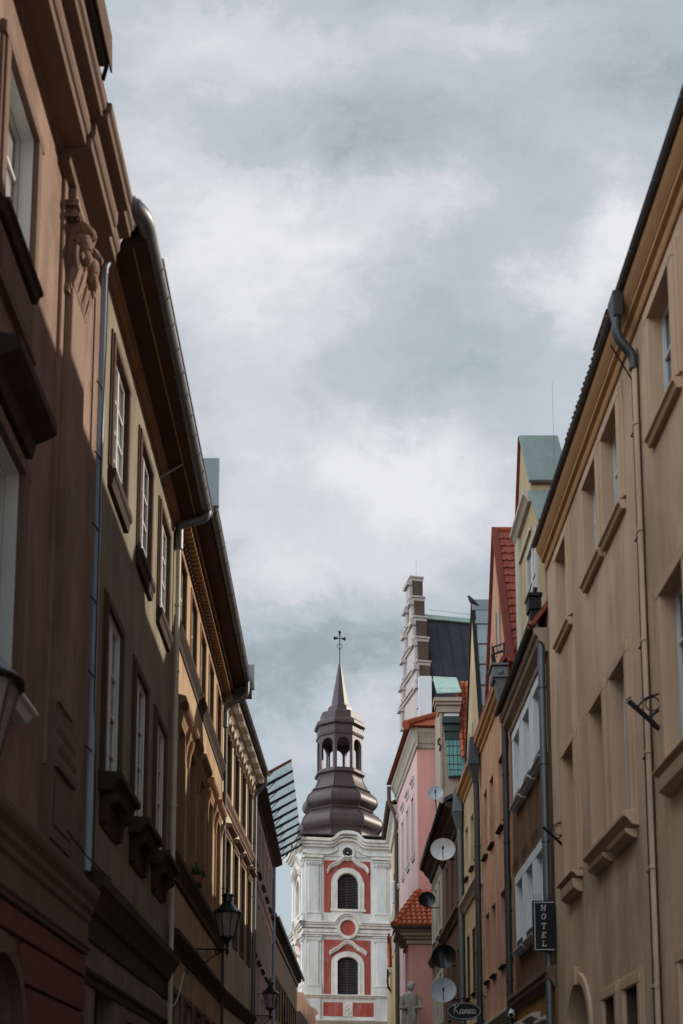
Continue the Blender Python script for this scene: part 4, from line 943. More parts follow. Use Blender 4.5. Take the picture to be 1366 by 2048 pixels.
m = MB(); ap = F8.T(L8*.5,-4.5,E8+4.5); e = [F8.T(-.6,.6,E8+.05), F8.T(L8,.6,E8+.05), F8.T(L8,-9,E8+.05), F8.T(-.6,-9,E8+.05)]; r1, r2 = F8.T(3.6,-4.5,E8+3.0), F8.T(L8,-4.5,E8+3.0)
m.face([e[0],e[1],r2,r1]); m.face([e[2],e[3],r1,r2]); m.face([e[3],e[0],r1]); m.face([e[1],e[2],r2]); m.face(e)
m.build('roof', 'roof_tile', root)
m = MB()
for i in range(10): m.tube([e[0].lerp(r1,i/10), e[0].lerp(r1,(i+.98)/10)+Vector((0,0,.06))], [.22,.17], 8)
m.build('hip_tiles', 'roof_tile', root, smooth=True)
downpipe(root, bend([F8.T(L8-.5,.5,20.2), F8.T(L8-.5,.5,19.3), F8.T(L8-.5,.12,18.6), F8.T(L8-.5,.12,.1)], .3), .11, 'gable_dark', name='downpipe')
# the low bay with tiled hip roof
y9 = c0.y-2.6; FB = Fr((0,y9,0),(1,0,0),(0,-1,0))
def QB(x,y,d=0): return FB.px(x,y,d)
xl, zt = QB(817,1893)[0], QB(840,1888)[1]
m = MB(); m.box(FB, xl, xl+5, -2.58, 0, 0, zt); bay = m.build('bay', 'pink_wall', root)
m = MB()
for k,(dd,za,zb) in enumerate(((.1,-.02,.2),(.24,.2,.32),(.40,.32,.48),(.55,.48,.62))): m.box(FB, xl-dd, xl+5.2, -2.57, dd, zt+za, zt+zb)
m.build('cornice', 'pale_cornice', bay, bevel=.03)
za = zt+.64; P1, P2, P3 = FB.T(xl-.65,.65,za), FB.T(xl+5.3,.65,za), FB.T(xl-.65,-2.5,za)
zr = QB(838,1785,-2.4)[1]; xr = QB(838,1785,-2.4)[0]; T1, T2 = FB.T(xr,-2.45,zr), FB.T(xl+5.3,-2.45,zr)
m = MB(); m.face([P1,P2,T2,T1]); m.face([P3,P1,T1]); m.face([P1,P2,T2+Vector((0,0,-3)),T1+Vector((0,0,-3))]); m.build('roof', 'roof_tile', bay)
nrm = (P2-P1).cross(T1-P1).normalized()
m = MB(); na, nb = 26, 9
for j in range(nb):
    for i in range(na):
        x0 = P1.x+.23*i; t = j/nb
        if x0 < P1.x+(T1.x-P1.x)*(t+.04)+.05: continue
        p = Vector((x0, P1.y+(T1.y-P1.y)*t, P1.z+(T1.z-P1.z)*t))+nrm*.03; bv = (T1-P1)*(1/nb); bv = Vector((0,bv.y,bv.z))
        m.tube([p+nrm*.05, p+bv*1.08+nrm*.02], [.125,.105], 8)
m.build('roof_tiles', 'roof_tile', bay, smooth=True)
m = MB()
for i in range(8):
    a_, b_ = P1.lerp(T1,i/8)+nrm*.1, P1.lerp(T1,(i+1.02)/8)+nrm*.07; m.tube([a_,b_], [.19,.15], 8)
m.build('hip_tiles', 'roof_tile', bay, smooth=True)
m = MB(); m.box(FB, xl-.72, xl+5.2, .56, .72, zt+.56, zt+.66); m.build('gutter', 'iron', bay)

# ================================================================== RIGHT 9: stepped gable behind the pink building
g0, g1 = at_fwd(842,1425,57.4), at_fwd(805,1440,61.0)
F9 = Fr((g0.x,g0.y,0),(g1.x-g0.x,g1.y-g0.y,0),(-(g1.y-g0.y),g1.x-g0.x,0)); L9 = math.hypot(g1.x-g0.x,g1.y-g0.y)
zb = g0.z; zap = F9.px(827,1155)[1]
root = thing('church_building', 'stepped pale gable in front of a tall black sheet metal roof', 'church', F9.T(L9/2,-5,0))
H = zap-zb; mid = L9/2
tiers = [(1.0,0,.20),(.86,.20,.34),(.70,.34,.52),(.54,.52,.68),(.36,.68,.84),(.19,.84,1.0)]
m = MB(); m.box(F9, 0, L9, -.55, 0, 0, zb)
for w_, a_, b_ in tiers: m.box(F9, mid-mid*w_, mid+mid*w_, -.55, 0, zb+H*a_, zb+H*b_)
m.build('gable', 'gable_white', root)
m = MB()
for w_, a_, b_ in tiers:
    z = zb+H*b_; h_ = mid*w_
    m.box(F9, mid-h_-.07, mid+h_+.07, -.58, .09, z-.06, z+.10); m.box(F9, mid-h_-.13, mid+h_+.13, -.62, .16, z+.10, z+.2)
    for sgn in (-1,1):
        s_ = mid+sgn*(h_-.16); m.box(F9, s_-.16, s_+.16, .001, .16, zb+H*a_+.25, z-.061); m.box(F9, s_-.24, s_+.24, .001, .3, z-.3, z-.06)
m.build('gable_cornice', 'gable_white', root, bevel=.02)
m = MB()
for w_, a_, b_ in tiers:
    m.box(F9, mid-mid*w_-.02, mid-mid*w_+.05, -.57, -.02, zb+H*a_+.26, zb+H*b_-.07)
m.each('shaded_return', 'gable_dark', root)  # dark sheets on the near sides paint in the shade of the steps
m = MB(); zr9 = at_fwd(860,1218,59)[2]; ze9 = zb-.3
m.poly(F9, [(-.3,ze9),(mid,zr9),(L9+.3,ze9)], -12, -.62); m.build('roof', 'roof_slate', root)
m = MB(); A = Vector((-.3,ze9)); B = Vector((mid,zr9)); n2 = Vector((-(B-A).y,(B-A).x)).normalized()
for i in range(10):
    d_ = -.7-i*.62; m.poly(F9, [tuple(A), tuple(B), tuple(B+n2*.07), tuple(A+n2*.07)], d_-.03, d_)
m.each('roof_seam', 'roof_slate', root)
m = MB(); m.box(F9, mid-.2, mid+.2, -11, -.62, zr9-.1, zr9+.13); m.build('ridge_capping', 'copper_green', root)
m = MB(); m.tube([F9.T(mid-.1,-.3,zap+.2), F9.T(mid-.1,-.3,zap+1.3)], .006, 4); m.tube([F9.T(mid,-1,zr9+.5), F9.T(mid,-6,zr9+.35)], .008, 4); m.build('lightning_rod', 'iron', root)
yp_ = g0.y-.5; FP = Fr((0,yp_,0),(1,0,0),(0,-1,0)); a = FP.px(838,1414); b = FP.px(863,1352); m = MB(); m.box(FP, a[0], b[0], -.4, 0, a[1]-1, b[1]); m.build('parapet', 'white_paint', root)
m = MB(); m.box(F9, -3, L9, -12, -.6, 0, ze9-.05); m.build('nave_wall', 'gable_white', root)

# ================================================================== RIGHT 10, 11: beyond the pink building
d0_, d1_ = at_fwd(795,1700,62.6), at_fwd(783,1700,70.0)
FX = Fr((d0_.x,d0_.y,0),(d1_.x-d0_.x,d1_.y-d0_.y,0),(-(d1_.y-d0_.y),d1_.x-d0_.x,0)); LX = math.hypot(d1_.x-d0_.x,d1_.y-d0_.y)
ux = [O(1.2+2.2*i,1.9+2.2*i,12,14.5) for i in range(3)]
root, wl, rf = house('beige house with a dark brown eave, next beyond the pink building', FX, .02, LX, 18.8, 8, 4, 22, 'cream_plaster', 'roof_brown', ux, over=.35, eave_z=19.4)
for o in ux: window(root, FX, o, glass='glass', trim=(.12,.05,'stone_trim'))
cornice(root, FX, [(-.01,18.4),(.1,18.45),(.16,18.9),(.34,19.1),(.34,19.4),(-.01,19.42)], .03, LX-.02, 'stone_trim')
m = MB(); m.tube([FX.T(0,.46,19.5), FX.T(LX,.46,19.5)], .17, 10); m.build('gutter', 'gable_dark', root, smooth=True)
yq = 82.0; FQ = Fr((0,yq,0),(1,0,0),(0,-1,0)); a = FQ.px(780,1937); b = FQ.px(777,1872)
root = thing('cottage', 'little cream house with a bright orange tiled roof at the foot of the church tower', 'house', (a[0]+2,yq+2,0))
m = MB(); m.box(FQ, a[0], a[0]+5, -5, 0, 0, a[1]); m.build('wall', 'cream_plaster', root)
m = MB(); m.box(FQ, a[0]-.1, a[0]+5.1, -5, .1, a[1]-.3, a[1]); m.build('cornice', 'stone_trim', root)
O9 = FQ.T(a[0]-.15,.25,a[1]+.03); top = FQ.px(790,1868,-1.4)
m = MB(); m.hexa([O9, O9+Vector((5.3,0,0)), FQ.T(a[0]+5.1,-1.4,top[1]), FQ.T(a[0]-.1,-1.4,top[1]-.35), O9+Vector((0,0,.08)), O9+Vector((5.3,0,.08)), FQ.T(a[0]+5.1,-1.4,top[1]+.08), FQ.T(a[0]-.1,-1.4,top[1]-.27)]); m.build('roof', 'roof_tile', root)
m = MB(); tiles(m, O9+Vector((0,0,.1)), Vector((5,0,0)), FQ.T(a[0]-.15,-1.4,top[1]-.27)-O9, 20, 14, (0,-.85,.5), .05); m.build('roof_tiles', 'roof_tile', root)
m = MB(); p = [FQ.T(FQ.px(x,y)[0],.2,FQ.px(x,y)[1]) for x,y in ((778,1868),(776,1880),(778,1890))]; m.tube(p,.07,6); p = [FQ.T(FQ.px(x,y)[0],.3,FQ.px(x,y)[1]) for x,y in ((775,1940),(775,1970),(781,1985),(774,1975))]; m.tube(p,.08,6); m.build('gutter_pipe', 'iron', root)

# ================================================================== CHURCH TOWER
TA = R(10); tp = at_fwd(693,1850,110)
FT = Fr((tp.x,tp.y,0),(math.cos(TA),math.sin(TA),0),(math.sin(TA),-math.cos(TA),0))
def P(x, y, d=0): return FT.px(x, y, d)
sL, sR = P(610,1900)[0], P(778,1900)[0]; TWd = sR-sL; sc_ = (sL+sR)/2
FTL = Fr(FT.T(sL,0,0), -FT.N, -FT.S)                    # left face: s runs backwards
FTR = Fr(FT.T(sR,0,0), -FT.N, FT.S)
def z_(y): return P(690,y)[1]
root = thing('church_tower', 'white and coral baroque church tower with copper onion dome, lantern and cross', 'church tower', FT.T(sc_,-TWd/2,0))
# front wall with two arched belfry openings, the same on the left face
wa, wb = P(675,1818), P(717,1748); a1 = O(wa[0],wb[0],wa[1],wb[1],arch=True,reveal=.55)
wa, wb = P(675,1990), P(717,1915); a2 = O(wa[0],wb[0],wa[1],wb[1],arch=True,rise=.62,reveal=.55)
Zt = z_(1690); m = MB(); facade(m, FT, sL, sR, 0, Zt, [a1,a2])
hw = (a1['s'][1]-a1['s'][0])/2
sideops = {}
for F_ in (FTL, FTR):
    o1 = O(TWd/2-hw, TWd/2+hw, a1['s'][2], a1['s'][3], arch=True, reveal=.55); o2 = O(TWd/2-hw, TWd/2+hw, a2['s'][2], a2['s'][3], arch=True, rise=.62, reveal=.55)
    sideops[F_] = (o1, o2); facade(m, F_, 0, TWd, 0, Zt, [o1,o2])
m.face([FT.T(sL,-TWd,0), FT.T(sR,-TWd,0), FT.T(sR,-TWd,Zt), FT.T(sL,-TWd,Zt)]); m.face([FT.T(sL,0,Zt), FT.T(sR,0,Zt), FT.T(sR,-TWd,Zt), FT.T(sL,-TWd,Zt)])
m.build('wall', 'tower_white', root)
faces = [(FT, sc_, (a1,a2)), (FTL, TWd/2, sideops[FTL]), (FTR, TWd/2, sideops[FTR])]
zA, zB, zC = z_(1990), z_(1850), z_(1690)
zmed = z_(1857); zclk = z_(1706)
def prof(z, steps): return [(-.01, z)] + [(d, z+h) for d, h in steps] + [(-.01, z+steps[-1][1])]
for fi, (F_, c, ops_) in enumerate(faces):
    lo, hi = c-TWd/2, c+TWd/2; full = fi < 2
    # red fields
    m = MB(); fw_ = 2.27
    for o, zt_, zb_ in ((ops_[0], z_(1722), z_(1826)), (ops_[1], z_(1880), z_(1990))):
        a,b,cc,e = o['s']; r = (b-a)/2+.56; sp = e-(o.get('rise') or (b-a)/2)
        m.box(F_, c-fw_, c-r, -.01, .03, zb_, zt_); m.box(F_, c+r, c+fw_, -.01, .03, zb_, zt_)
        A = arc(c, sp, r, 180, 0, 20, (o.get('rise') or (b-a)/2)+.5)
        for i in range(20):
            m.hexa([F_.T(A[i][0],-.01,A[i][1]), F_.T(A[i+1][0],-.01,A[i+1][1]), F_.T(A[i+1][0],.03,A[i+1][1]), F_.T(A[i][0],.03,A[i][1]), F_.T(A[i][0],-.01,zt_), F_.T(A[i+1][0],-.01,zt_), F_.T(A[i+1][0],.03,zt_), F_.T(A[i][0],.03,zt_)])
    for x0, x1 in ((-2.3,-.45),(.55,2.55)): m.box(F_, c+x0, c+x1, -.01, .03, z_(2033), z_(2005))
    m.each('red_field', 'tower_red', root)
    # pilasters with capitals and bases
    m = MB(); cap = MB(); bs = MB()
    for (zb_, zt_) in ((z_(1845), z_(1722)), (zA, z_(1873))):
        for sgn in (-1, 1):
            e0 = c+sgn*(TWd/2); e1 = c+sgn*(TWd/2-1.55); s0, s1 = min(e0,e1), max(e0,e1)
            m.box(F_, s0+(.02 if sgn<0 else 0), s1-(.02 if sgn>0 else 0), -.01, .10, zb_, zt_)
            i0, i1 = s0+.28, s1-.28; m.box(F_, i0, i1, .101, .24, zb_+.9, zt_-.55)
            bs.box(F_, s0-.02, s1+.02, .102, .30, zb_, zb_+.75); bs.box(F_, s0+.1, s1-.1, .102, .36, zb_+.75, zb_+.9)
            for k_,(dd,h0,h1) in enumerate(((.26,-.55,-.45),(.32,-.45,-.3),(.27,-.3,-.12),(.40,-.12,0))): cap.box(F_, s0+.06-.04*k_, s1-.06+.04*k_, .102, dd, zt_+h0, zt_+h1)
            if zt_ > zB+2:   # upper order: leafy capitals
                for q in range(5):
                    sx = i0+(i1-i0)*(q+.5)/5; cap.tube([F_.T(sx,.22,zt_-.6), F_.T(sx,.34,zt_-.35), F_.T(sx,.42,zt_-.22), F_.T(sx,.40,zt_-.3)], [.09,.11,.07,.03], 5)
    m.each('pilaster', 'tower_white', root, bevel=.02); cap.each('capital', 'tower_white', root, bevel=.01); bs.each('pilaster_base', 'tower_white', root, bevel=.02)
    # window surrounds, louvres, sills
    for o in ops_:
        a,b,cc,e = o['s']; rs = o.get('rise') or (b-a)/2; sp = e-rs; r = (b-a)/2
        m = MB(); pth = [(a-.28,cc)]+[(a-.28,sp)]+arc(c,sp,r+.28,180,0,20,rs+.28)[1:-1]+[(b+.28,sp),(b+.28,cc)]; m.band(F_, pth, .54, -.01, .14)
        pth2 = [(a-.09,cc)]+[(a-.09,sp)]+arc(c,sp,r+.09,180,0,20,rs+.09)[1:-1]+[(b+.09,sp),(b+.09,cc)]; m.band(F_, pth2, .14, .141, .19)
        m.box(F_, a-.7, b+.7, -.01, .17, cc-.22, cc-.005)
        m.build('window_surround', 'tower_trim', root, bevel=.015)
        l = MB(); l.box(F_, a+.01, b-.01, -.54, -.42, cc+.01, e-.3); lv = l.build('louvre_window', 'glass_dark', root); l = MB()
        z = cc+.08
        while z < e-.25:
            w2 = r-.02 if z < sp else r*math.sqrt(max(0.05,1-((z-sp)/rs)**2))-.03
            l.hexa([F_.T(c-w2,-.40,z+.10), F_.T(c+w2,-.40,z+.10), F_.T(c+w2,-.22,z), F_.T(c-w2,-.22,z), F_.T(c-w2,-.40,z+.13), F_.T(c+w2,-.40,z+.13), F_.T(c+w2,-.22,z+.03), F_.T(c-w2,-.22,z+.03)]); z += .155
        l.box(F_, c-.045, c+.045, -.215, -.17, cc+.02, sp+.2)
        if fi == 0 and o is ops_[0]: l.tube([F_.T(c,-.1,cc), F_.T(c,-.1,cc+1.7), F_.T(c-.3,-.1,cc+1.9), F_.T(c-.8,-.1,cc+1.92)], .03, 5)
        l.build('louvre', 'louvre', lv)
    # hood mouldings
    m = MB(); k = lambda pts: [(c+(x-696)*.0481, z_(y)) for x,y in pts]
    up = k([(656,1745),(659,1738),(665,1733),(674,1730),(681,1725),(687,1719),(692,1717),(697,1719),(702,1717),(707,1719),(713,1725),(720,1730),(729,1733),(735,1738),(738,1745)])
    dn = k([(660,1908),(668,1902),(677,1898),(683,1893),(688,1888),(697,1885),(706,1888),(711,1893),(717,1898),(726,1902),(734,1908)])
    for pth in (up, dn):
        m.band(F_, pth, .22, -.01, .34); m.band(F_, [(s,z+.16) for s,z in pth], .12, -.01, .46); m.band(F_, [(s,z-.15) for s,z in pth], .10, -.01, .2)
    m.each('hood_moulding', 'tower_trim', root, bevel=.015)
    # entablature between the storeys, jumping over the medallion
    m = MB()
    def jump(zb, R_, cz, half):  # path: straight, over the arc, straight
        dz = zb-cz; h = math.sqrt(max(.01,R_*R_-dz*dz)); a0 = math.degrees(math.atan2(dz,h))
        return [(lo-half,zb)]+[(c-h-.25,zb)]+arc(c,cz,R_,180-a0,a0,18)+[(c+h+.25,zb)]+[(hi+half,zb)]
    for dz, w_, d_, R_ in ((.22,.14,.62,1.38),(.06,.18,.50,1.22),(-.16,.26,.34,1.0)): m.band(F_, jump(zB-.05+dz, R_, zmed, d_ if full else 0), w_, -.01, d_)
    m.band(F_, jump(zB-.95, .0001+.2, zmed-20, .3) if False else [(lo-.3,z_(1870)),(c-.95,z_(1870)),(c-.8,z_(1868)),(c-.55,z_(1872)),(c,z_(1875)),(c+.55,z_(1872)),(c+.8,z_(1868)),(c+.95,z_(1870)),(hi+.3,z_(1870))], .16, -.01, .38)
    m.band(F_, [(lo-.2,z_(1863)),(c-.8,z_(1863))], .3, -.01, .22); m.band(F_, [(c+.8,z_(1863)),(hi+.2,z_(1863))], .3, -.01, .22)
    m.build('entablature', 'tower_trim', root, bevel=.015)
    m = MB(); m.band(F_, arc(c,zmed,.92,0,360,28)[:-1], .3, -.01, .42, True); m.build('medallion_ring', 'tower_trim', root, bevel=.015)
    m = MB(); m.lathe(F_.T(c,-.01,zmed), [(.8,0),(.8,.2)], 28, axis=F_.N); m.build('medallion', 'tower_red', root)
    # crowning cornice with a swan-neck over the clock
    def swan(y0, y1, wd, ext_):
        q = [(-2.1,0),(-1.75,.03),(-1.45,.18),(-1.2,.48),(-.95,.78),(-.5,.97),(0,1.0),(.5,.97),(.95,.78),(1.2,.48),(1.45,.18),(1.75,.03),(2.1,0)]
        z0 = z_(y0); hgt = z_(y1)-z0
        return [(lo-ext_,z0)]+[(c+s*wd,z0+hgt*v) for s,v in q]+[(hi+ext_,z0)]
    m = MB()
    for y0,y1,w_,d_ in ((1684,1668,.30,.80),(1690,1674,.26,.62),(1695,1681,.24,.42)): m.band(F_, swan(y0,y1,.95,d_ if full else 0), w_, -.01, d_)
    m.band(F_, [(lo-.3,z_(1710)),(c-1.9,z_(1710)),(c-1.3,z_(1705)),(c-.95,z_(1700))], .16, -.01, .3); m.band(F_, [(c+.95,z_(1700)),(c+1.3,z_(1705)),(c+1.9,z_(1710)),(hi+.3,z_(1710))], .16, -.01, .3)
    m.band(F_, [(lo-.15,z_(1716)),(lo+1.7,z_(1716))], .26, -.01, .36); m.band(F_, [(hi-1.7,z_(1716)),(hi+.15,z_(1716))], .26, -.01, .36)
    m.build('cornice', 'tower_trim', root, bevel=.015)
    m = MB(); pz = [(c+s, z) for s, z in [(lo-c+.02,z_(1700))]] ; q = swan(1686,1670,.95,-.05); m.poly(F_, q+[(hi-.05,z_(1714)),(lo+.05,z_(1714))], -.01, .12); m.build('attic_panel', 'tower_white', root)
    m = MB(); m.band(F_, arc(c,zclk,.60,0,360,24)[:-1], .22, .1, .34, True); m.build('oculus_ring', 'tower_trim', root, bevel=.015)
    m = MB(); m.lathe(F_.T(c,.1,zclk), [(.52,0),(.52,.12)], 24, axis=F_.N); ck = m.build('clock', 'sign_black', root)
    m = MB()
    for i in range(12):
        a = i*math.pi/6; m.tube([F_.T(c+.3*math.sin(a),.235,zclk+.3*math.cos(a)), F_.T(c+.44*math.sin(a),.235,zclk+.44*math.cos(a))], .018, 4)
    m.lathe(F_.T(c,.22,zclk), [(.09,0),(.09,.03)], 10, axis=F_.N); m.build('clock_mark', 'dish_grey', ck)
    # plinth ledges
    cornice(root, F_, [(-.01,zA-.32),(.2,zA-.3),(.3,zA-.15),(.42,zA-.1),(.42,zA+.0),(-.01,zA+.01)], lo-(.4 if full else 0), hi+(.4 if full else 0), 'tower_trim', 'ledge')
    zz = z_(2040); cornice(root, F_, [(-.01,zz-.3),(.2,zz-.28),(.45,zz-.1),(.45,zz),(-.01,zz+.01)], lo-(.4 if full else 0), hi+(.4 if full else 0), 'tower_trim', 'ledge')
    m = MB()
    for sgn in (-1,1):
        e0 = c+sgn*TWd/2; e1 = c+sgn*(TWd/2-1.5); m.box(F_, min(e0,e1)+.02, max(e0,e1)-.02, -.01, .2, zz+.02, zA-.33)
    m.each('pedestal', 'tower_white', root, bevel=.02)
    m = MB(); zc = (z_(2005)+z_(2033))/2; m.box(F_, c-.42, c+.5, -.01, .12, z_(2033), z_(2003)); m.band(F_, arc(c+.04,zc,.3,0,360,16,.45)[:-1], .08, .121, .2, True)
    for i in range(6): m.blob(F_.T(c+.04+.12*math.sin(i*2.1),.16,zc-.3+.12*i), .1, 1, .2)
    m.build('emblem', 'tower_trim', root)
# low metal roof over the cornice
ctr = FT.T(sc_,-TWd/2,0); rot8 = TA+R(22.5); kx = .0481
def rad(hw_): return hw_*kx*1.045
axp = FT.T(sc_,-TWd/2,0); fw0 = 114.2
def za(y): r_ = ray(680,y); return EYE + r_.z/r_.y*axp.y
m = MB(); h = TWd/2+.75
cor = [FT.T(s_,d_,za(1695)) for s_, d_ in ((sc_-h,h-TWd/2),(sc_+h,h-TWd/2),(sc_+h,-TWd/2-h),(sc_-h,-TWd/2-h))]
q = TWd/2*.86; cor2 = [FT.T(s_,d_,za(1686)) for s_, d_ in ((sc_-q,q-TWd/2),(sc_+q,q-TWd/2),(sc_+q,-TWd/2-q),(sc_-q,-TWd/2-q))]
m.ring_prism(cor, cor2); m.build('skirt_roof', 'dome_copper', root)
def smooth_prof(p_, n=5):
    out = []
    for i in range(len(p_)-1):
        a_, b_, c_, d_ = p_[max(i-1,0)], p_[i], p_[i+1], p_[min(i+2,len(p_)-1)]
        for k_ in range(n):
            t = k_/n; out.append(tuple(.5*(2*b_[j]+(-a_[j]+c_[j])*t+(2*a_[j]-5*b_[j]+4*c_[j]-d_[j])*t*t+(-a_[j]+3*b_[j]-3*c_[j]+d_[j])*t**3) for j in (0,1)))
    return out+[p_[-1]]
pr = smooth_prof([(1696,80),(1682,77),(1674,79),(1667,84),(1658,87),(1648,84),(1640,77),(1634,69)]) + smooth_prof([(1632,66),(1627,67),(1623,71),(1617,75.5),(1609,76),(1601,72),(1595,65),(1591,61)]) + smooth_prof([(1590,59),(1585,57),(1578,53),(1570,49),(1562,46)])
m = MB(); m.lathe(Vector((axp.x,axp.y,0)), [(rad(w_),za(y)) for y,w_ in pr], 8, rot8); m.build('onion_dome', 'dome_copper', root, smooth=True)
m = MB()
for i in range(8):
    a = rot8+i*math.pi/4; m.tube([Vector((axp.x+rad(w_)*math.cos(a), axp.y+rad(w_)*math.sin(a), za(y))) for y,w_ in pr], .06, 5)
for yb in (1629,1588): m.lathe(Vector((axp.x,axp.y,0)), [(rad((66 if yb==1629 else 60)+2),za(yb)-.1),(rad((66 if yb==1629 else 60)+3),za(yb)),(rad((66 if yb==1629 else 60)+1.5),za(yb)+.1)], 8, rot8)
m.build('dome_rib', 'dome_copper', root)
lan = MB()
lan.lathe(Vector((axp.x,axp.y,0)), [(rad(46),za(1564)),(rad(47),za(1558)),(rad(52),za(1555)),(rad(52),za(1551)),(rad(49),za(1549)),(rad(48),za(1547))], 8, rot8)
lan.lathe(Vector((axp.x,axp.y,0)), [(rad(47),za(1482)),(rad(49),za(1481)),(rad(50),za(1477)),(rad(47.5),za(1475)),(rad(47.5),za(1463)),(rad(53),za(1460)),(rad(53),za(1454)),(rad(44),za(1447)),(rad(41),za(1445)),(rad(41),za(1433)),(rad(36),za(1430)),(rad(26),za(1428)),(rad(25),za(1418)),(rad(20),za(1417))], 8, rot8)
lan.each('lantern_cornice', 'dome_copper', root)
m = MB(); rr = rad(47)
Vv = [Vector((axp.x+rr*math.cos(rot8+i*math.pi/4), axp.y+rr*math.sin(rot8+i*math.pi/4), 0)) for i in range(8)]
for i in range(8):
    a, b = Vv[i], Vv[(i+1)%8]; S_ = (b-a).normalized(); Lf = (b-a).length; N_ = ((a+b)/2-Vector((axp.x,axp.y,0))).normalized(); Ff = Fr(a, S_, N_); pw = .24; t_ = .30
    m.box(Ff, .0, pw, -t_, 0, za(1548), za(1500)); m.box(Ff, Lf-pw, Lf, -t_, 0, za(1548), za(1500))
    r_ = Lf/2-pw; A = arc(Lf/2, za(1500), r_, 180, 0, 14); zt_ = za(1481)
    for j in range(14): m.hexa([Ff.T(A[j][0],-t_,A[j][1]), Ff.T(A[j+1][0],-t_,A[j+1][1]), Ff.T(A[j+1][0],0,A[j+1][1]), Ff.T(A[j][0],0,A[j][1]), Ff.T(A[j][0],-t_,zt_), Ff.T(A[j+1][0],-t_,zt_), Ff.T(A[j+1][0],0,zt_), Ff.T(A[j][0],0,zt_)])
    m.box(Ff, 0, pw, -t_, 0, za(1500), zt_); m.box(Ff, Lf-pw, Lf, -t_, 0, za(1500), zt_)
m.build('arcade', 'dome_copper', root)
m = MB(); m.lathe(Vector((axp.x,axp.y,0)), [(rad(20),za(1418)),(rad(18),za(1412)),(rad(2.6),za(1328))], 8, rot8); m.build('spire', 'dome_copper', root)
m = MB(); zx = za(1278); X0 = Vector((axp.x,axp.y,0)); S_ = FT.S
pt = lambda dx, y: X0 + S_*(dx*kx) + Vector((0,0,za(y)))
m.tube([pt(0,1330), pt(0,1264)], .05, 6); m.tube([pt(-11,1277), pt(11,1277)], .05, 6)
for c_ in (pt(0,1264), pt(-11,1277), pt(11,1277)): m.blob(c_, .16, 1)
for dx, y in ((0,1268),(-8,1277),(8,1277)): m.blob(pt(dx,y), .13, 1)
for dx, y in ((-2,1264),(2,1264),(-11,1274.5),(-11,1279.5),(11,1274.5),(11,1279.5)): m.blob(pt(dx,y), .09, 1)
hp = [(0,1300),(-4,1295),(-5.5,1291),(-4,1288),(-1.5,1288.5),(0,1291)]
m.tube([pt(*q_) for q_ in hp], .028, 5); m.tube([pt(-q_[0],q_[1]) for q_ in hp], .028, 5)
for i in range(8):
    a = i*math.pi/4+.39; m.tube([pt(0,1277)+S_*.2*math.cos(a)+Vector((0,0,.2*math.sin(a))), pt(0,1277)+S_*.42*math.cos(a)+Vector((0,0,.42*math.sin(a)))], .016, 4)
m.build('cross', 'iron', root)

# ================================================================== STREET LAMPS
def lamp(px, py, w, wall_fr, label, wall_d):
    """lantern whose brim centre is seen at px,py at depth w"""
    p = at_fwd(px, py, w); c = Vector((p.x, p.y, 0)); z = p.z
    root = thing('street_lamp', label, 'street lamp', (p.x, p.y, z-.55), 'wall lanterns along the left facades')
    m = MB(); m.lathe(c, [(.36,z-.02),(.37,z),(.34,z+.03),(.22,z+.13),(.13,z+.25),(.11,z+.27),(.11,z+.40),(.15,z+.41),(.15,z+.44),(.07,z+.48),(.03,z+.53),(.045,z+.56),(.02,z+.60),(.004,z+.66)], 24); m.build('hood', 'lamp_metal', root, smooth=True)
    m = MB(); m.lathe(c, [(.31,z-.03),(.18,z-.58)], 8, R(22.5), caps=False); m.build('glass_shade', 'lamp_glass', root)
    m = MB()
    for i in range(8):
        a = R(22.5)+i*math.pi/4; m.tube([c+Vector((.315*math.cos(a),.315*math.sin(a),z-.02)), c+Vector((.185*math.cos(a),.185*math.sin(a),z-.58))], .012, 5)
    m.lathe(c, [(.165,z-.64),(.19,z-.62),(.19,z-.58),(.15,z-.565)], 16); m.lathe(c, [(.03,z-.95),(.05,z-.9),(.03,z-.86),(.06,z-.7),(.09,z-.66),(.1,z-.64)], 12)
    m.build('frame', 'lamp_metal', root)
    wx = wall_fr.O.x; b = MB(); za_ = z-.88
    b.tube([Vector((wx+.02,p.y,za_)), Vector((p.x,p.y,za_))], .022, 6); b.tube([Vector((wx+.02,p.y,za_-.5)), Vector((wx+.3,p.y,za_-.42)), Vector((wx+.62,p.y,za_-.18)), Vector((p.x-.06,p.y,za_-.02))], .018, 6)
    for (cx_, cz_, r0) in ((.22,-.2,.16),(.5,-.13,.1),(.7,-.07,.06)):
        b.tube([Vector((wx+cx_+r0*(1-t/26)*math.cos(t*.5), p.y, za_+cz_+r0*(1-t/26)*math.sin(t*.5))) for t in range(22)], .011, 5)
    b.box(wall_fr, p.y-.06, p.y+.06, 0, .03, za_-.6, za_+.12); b.blob((p.x,p.y,za_-.06), .05, 2); b.tube([Vector((p.x,p.y,za_-.1)), Vector((p.x,p.y,za_-.22))], [.03,.004], 6)
    b.build('bracket', 'iron', root)
    m = MB(); m.blob((p.x,p.y,z-.3), (.05,.05,.09), 2); m.build('bulb', 'white_paint', root, smooth=True)
lamp(-48, 1362, 8.6, FL, 'street lantern cut off by the left edge, its hood showing before the brown house', 0)
lamp(455, 1826, 27.6, FL, 'street lantern with whole tapered glass on a scrolled bracket below the orange house', 0)
lamp(541, 1987, 45.4, F5, 'small street lantern farther down the street, in front of the lilac house', 0)

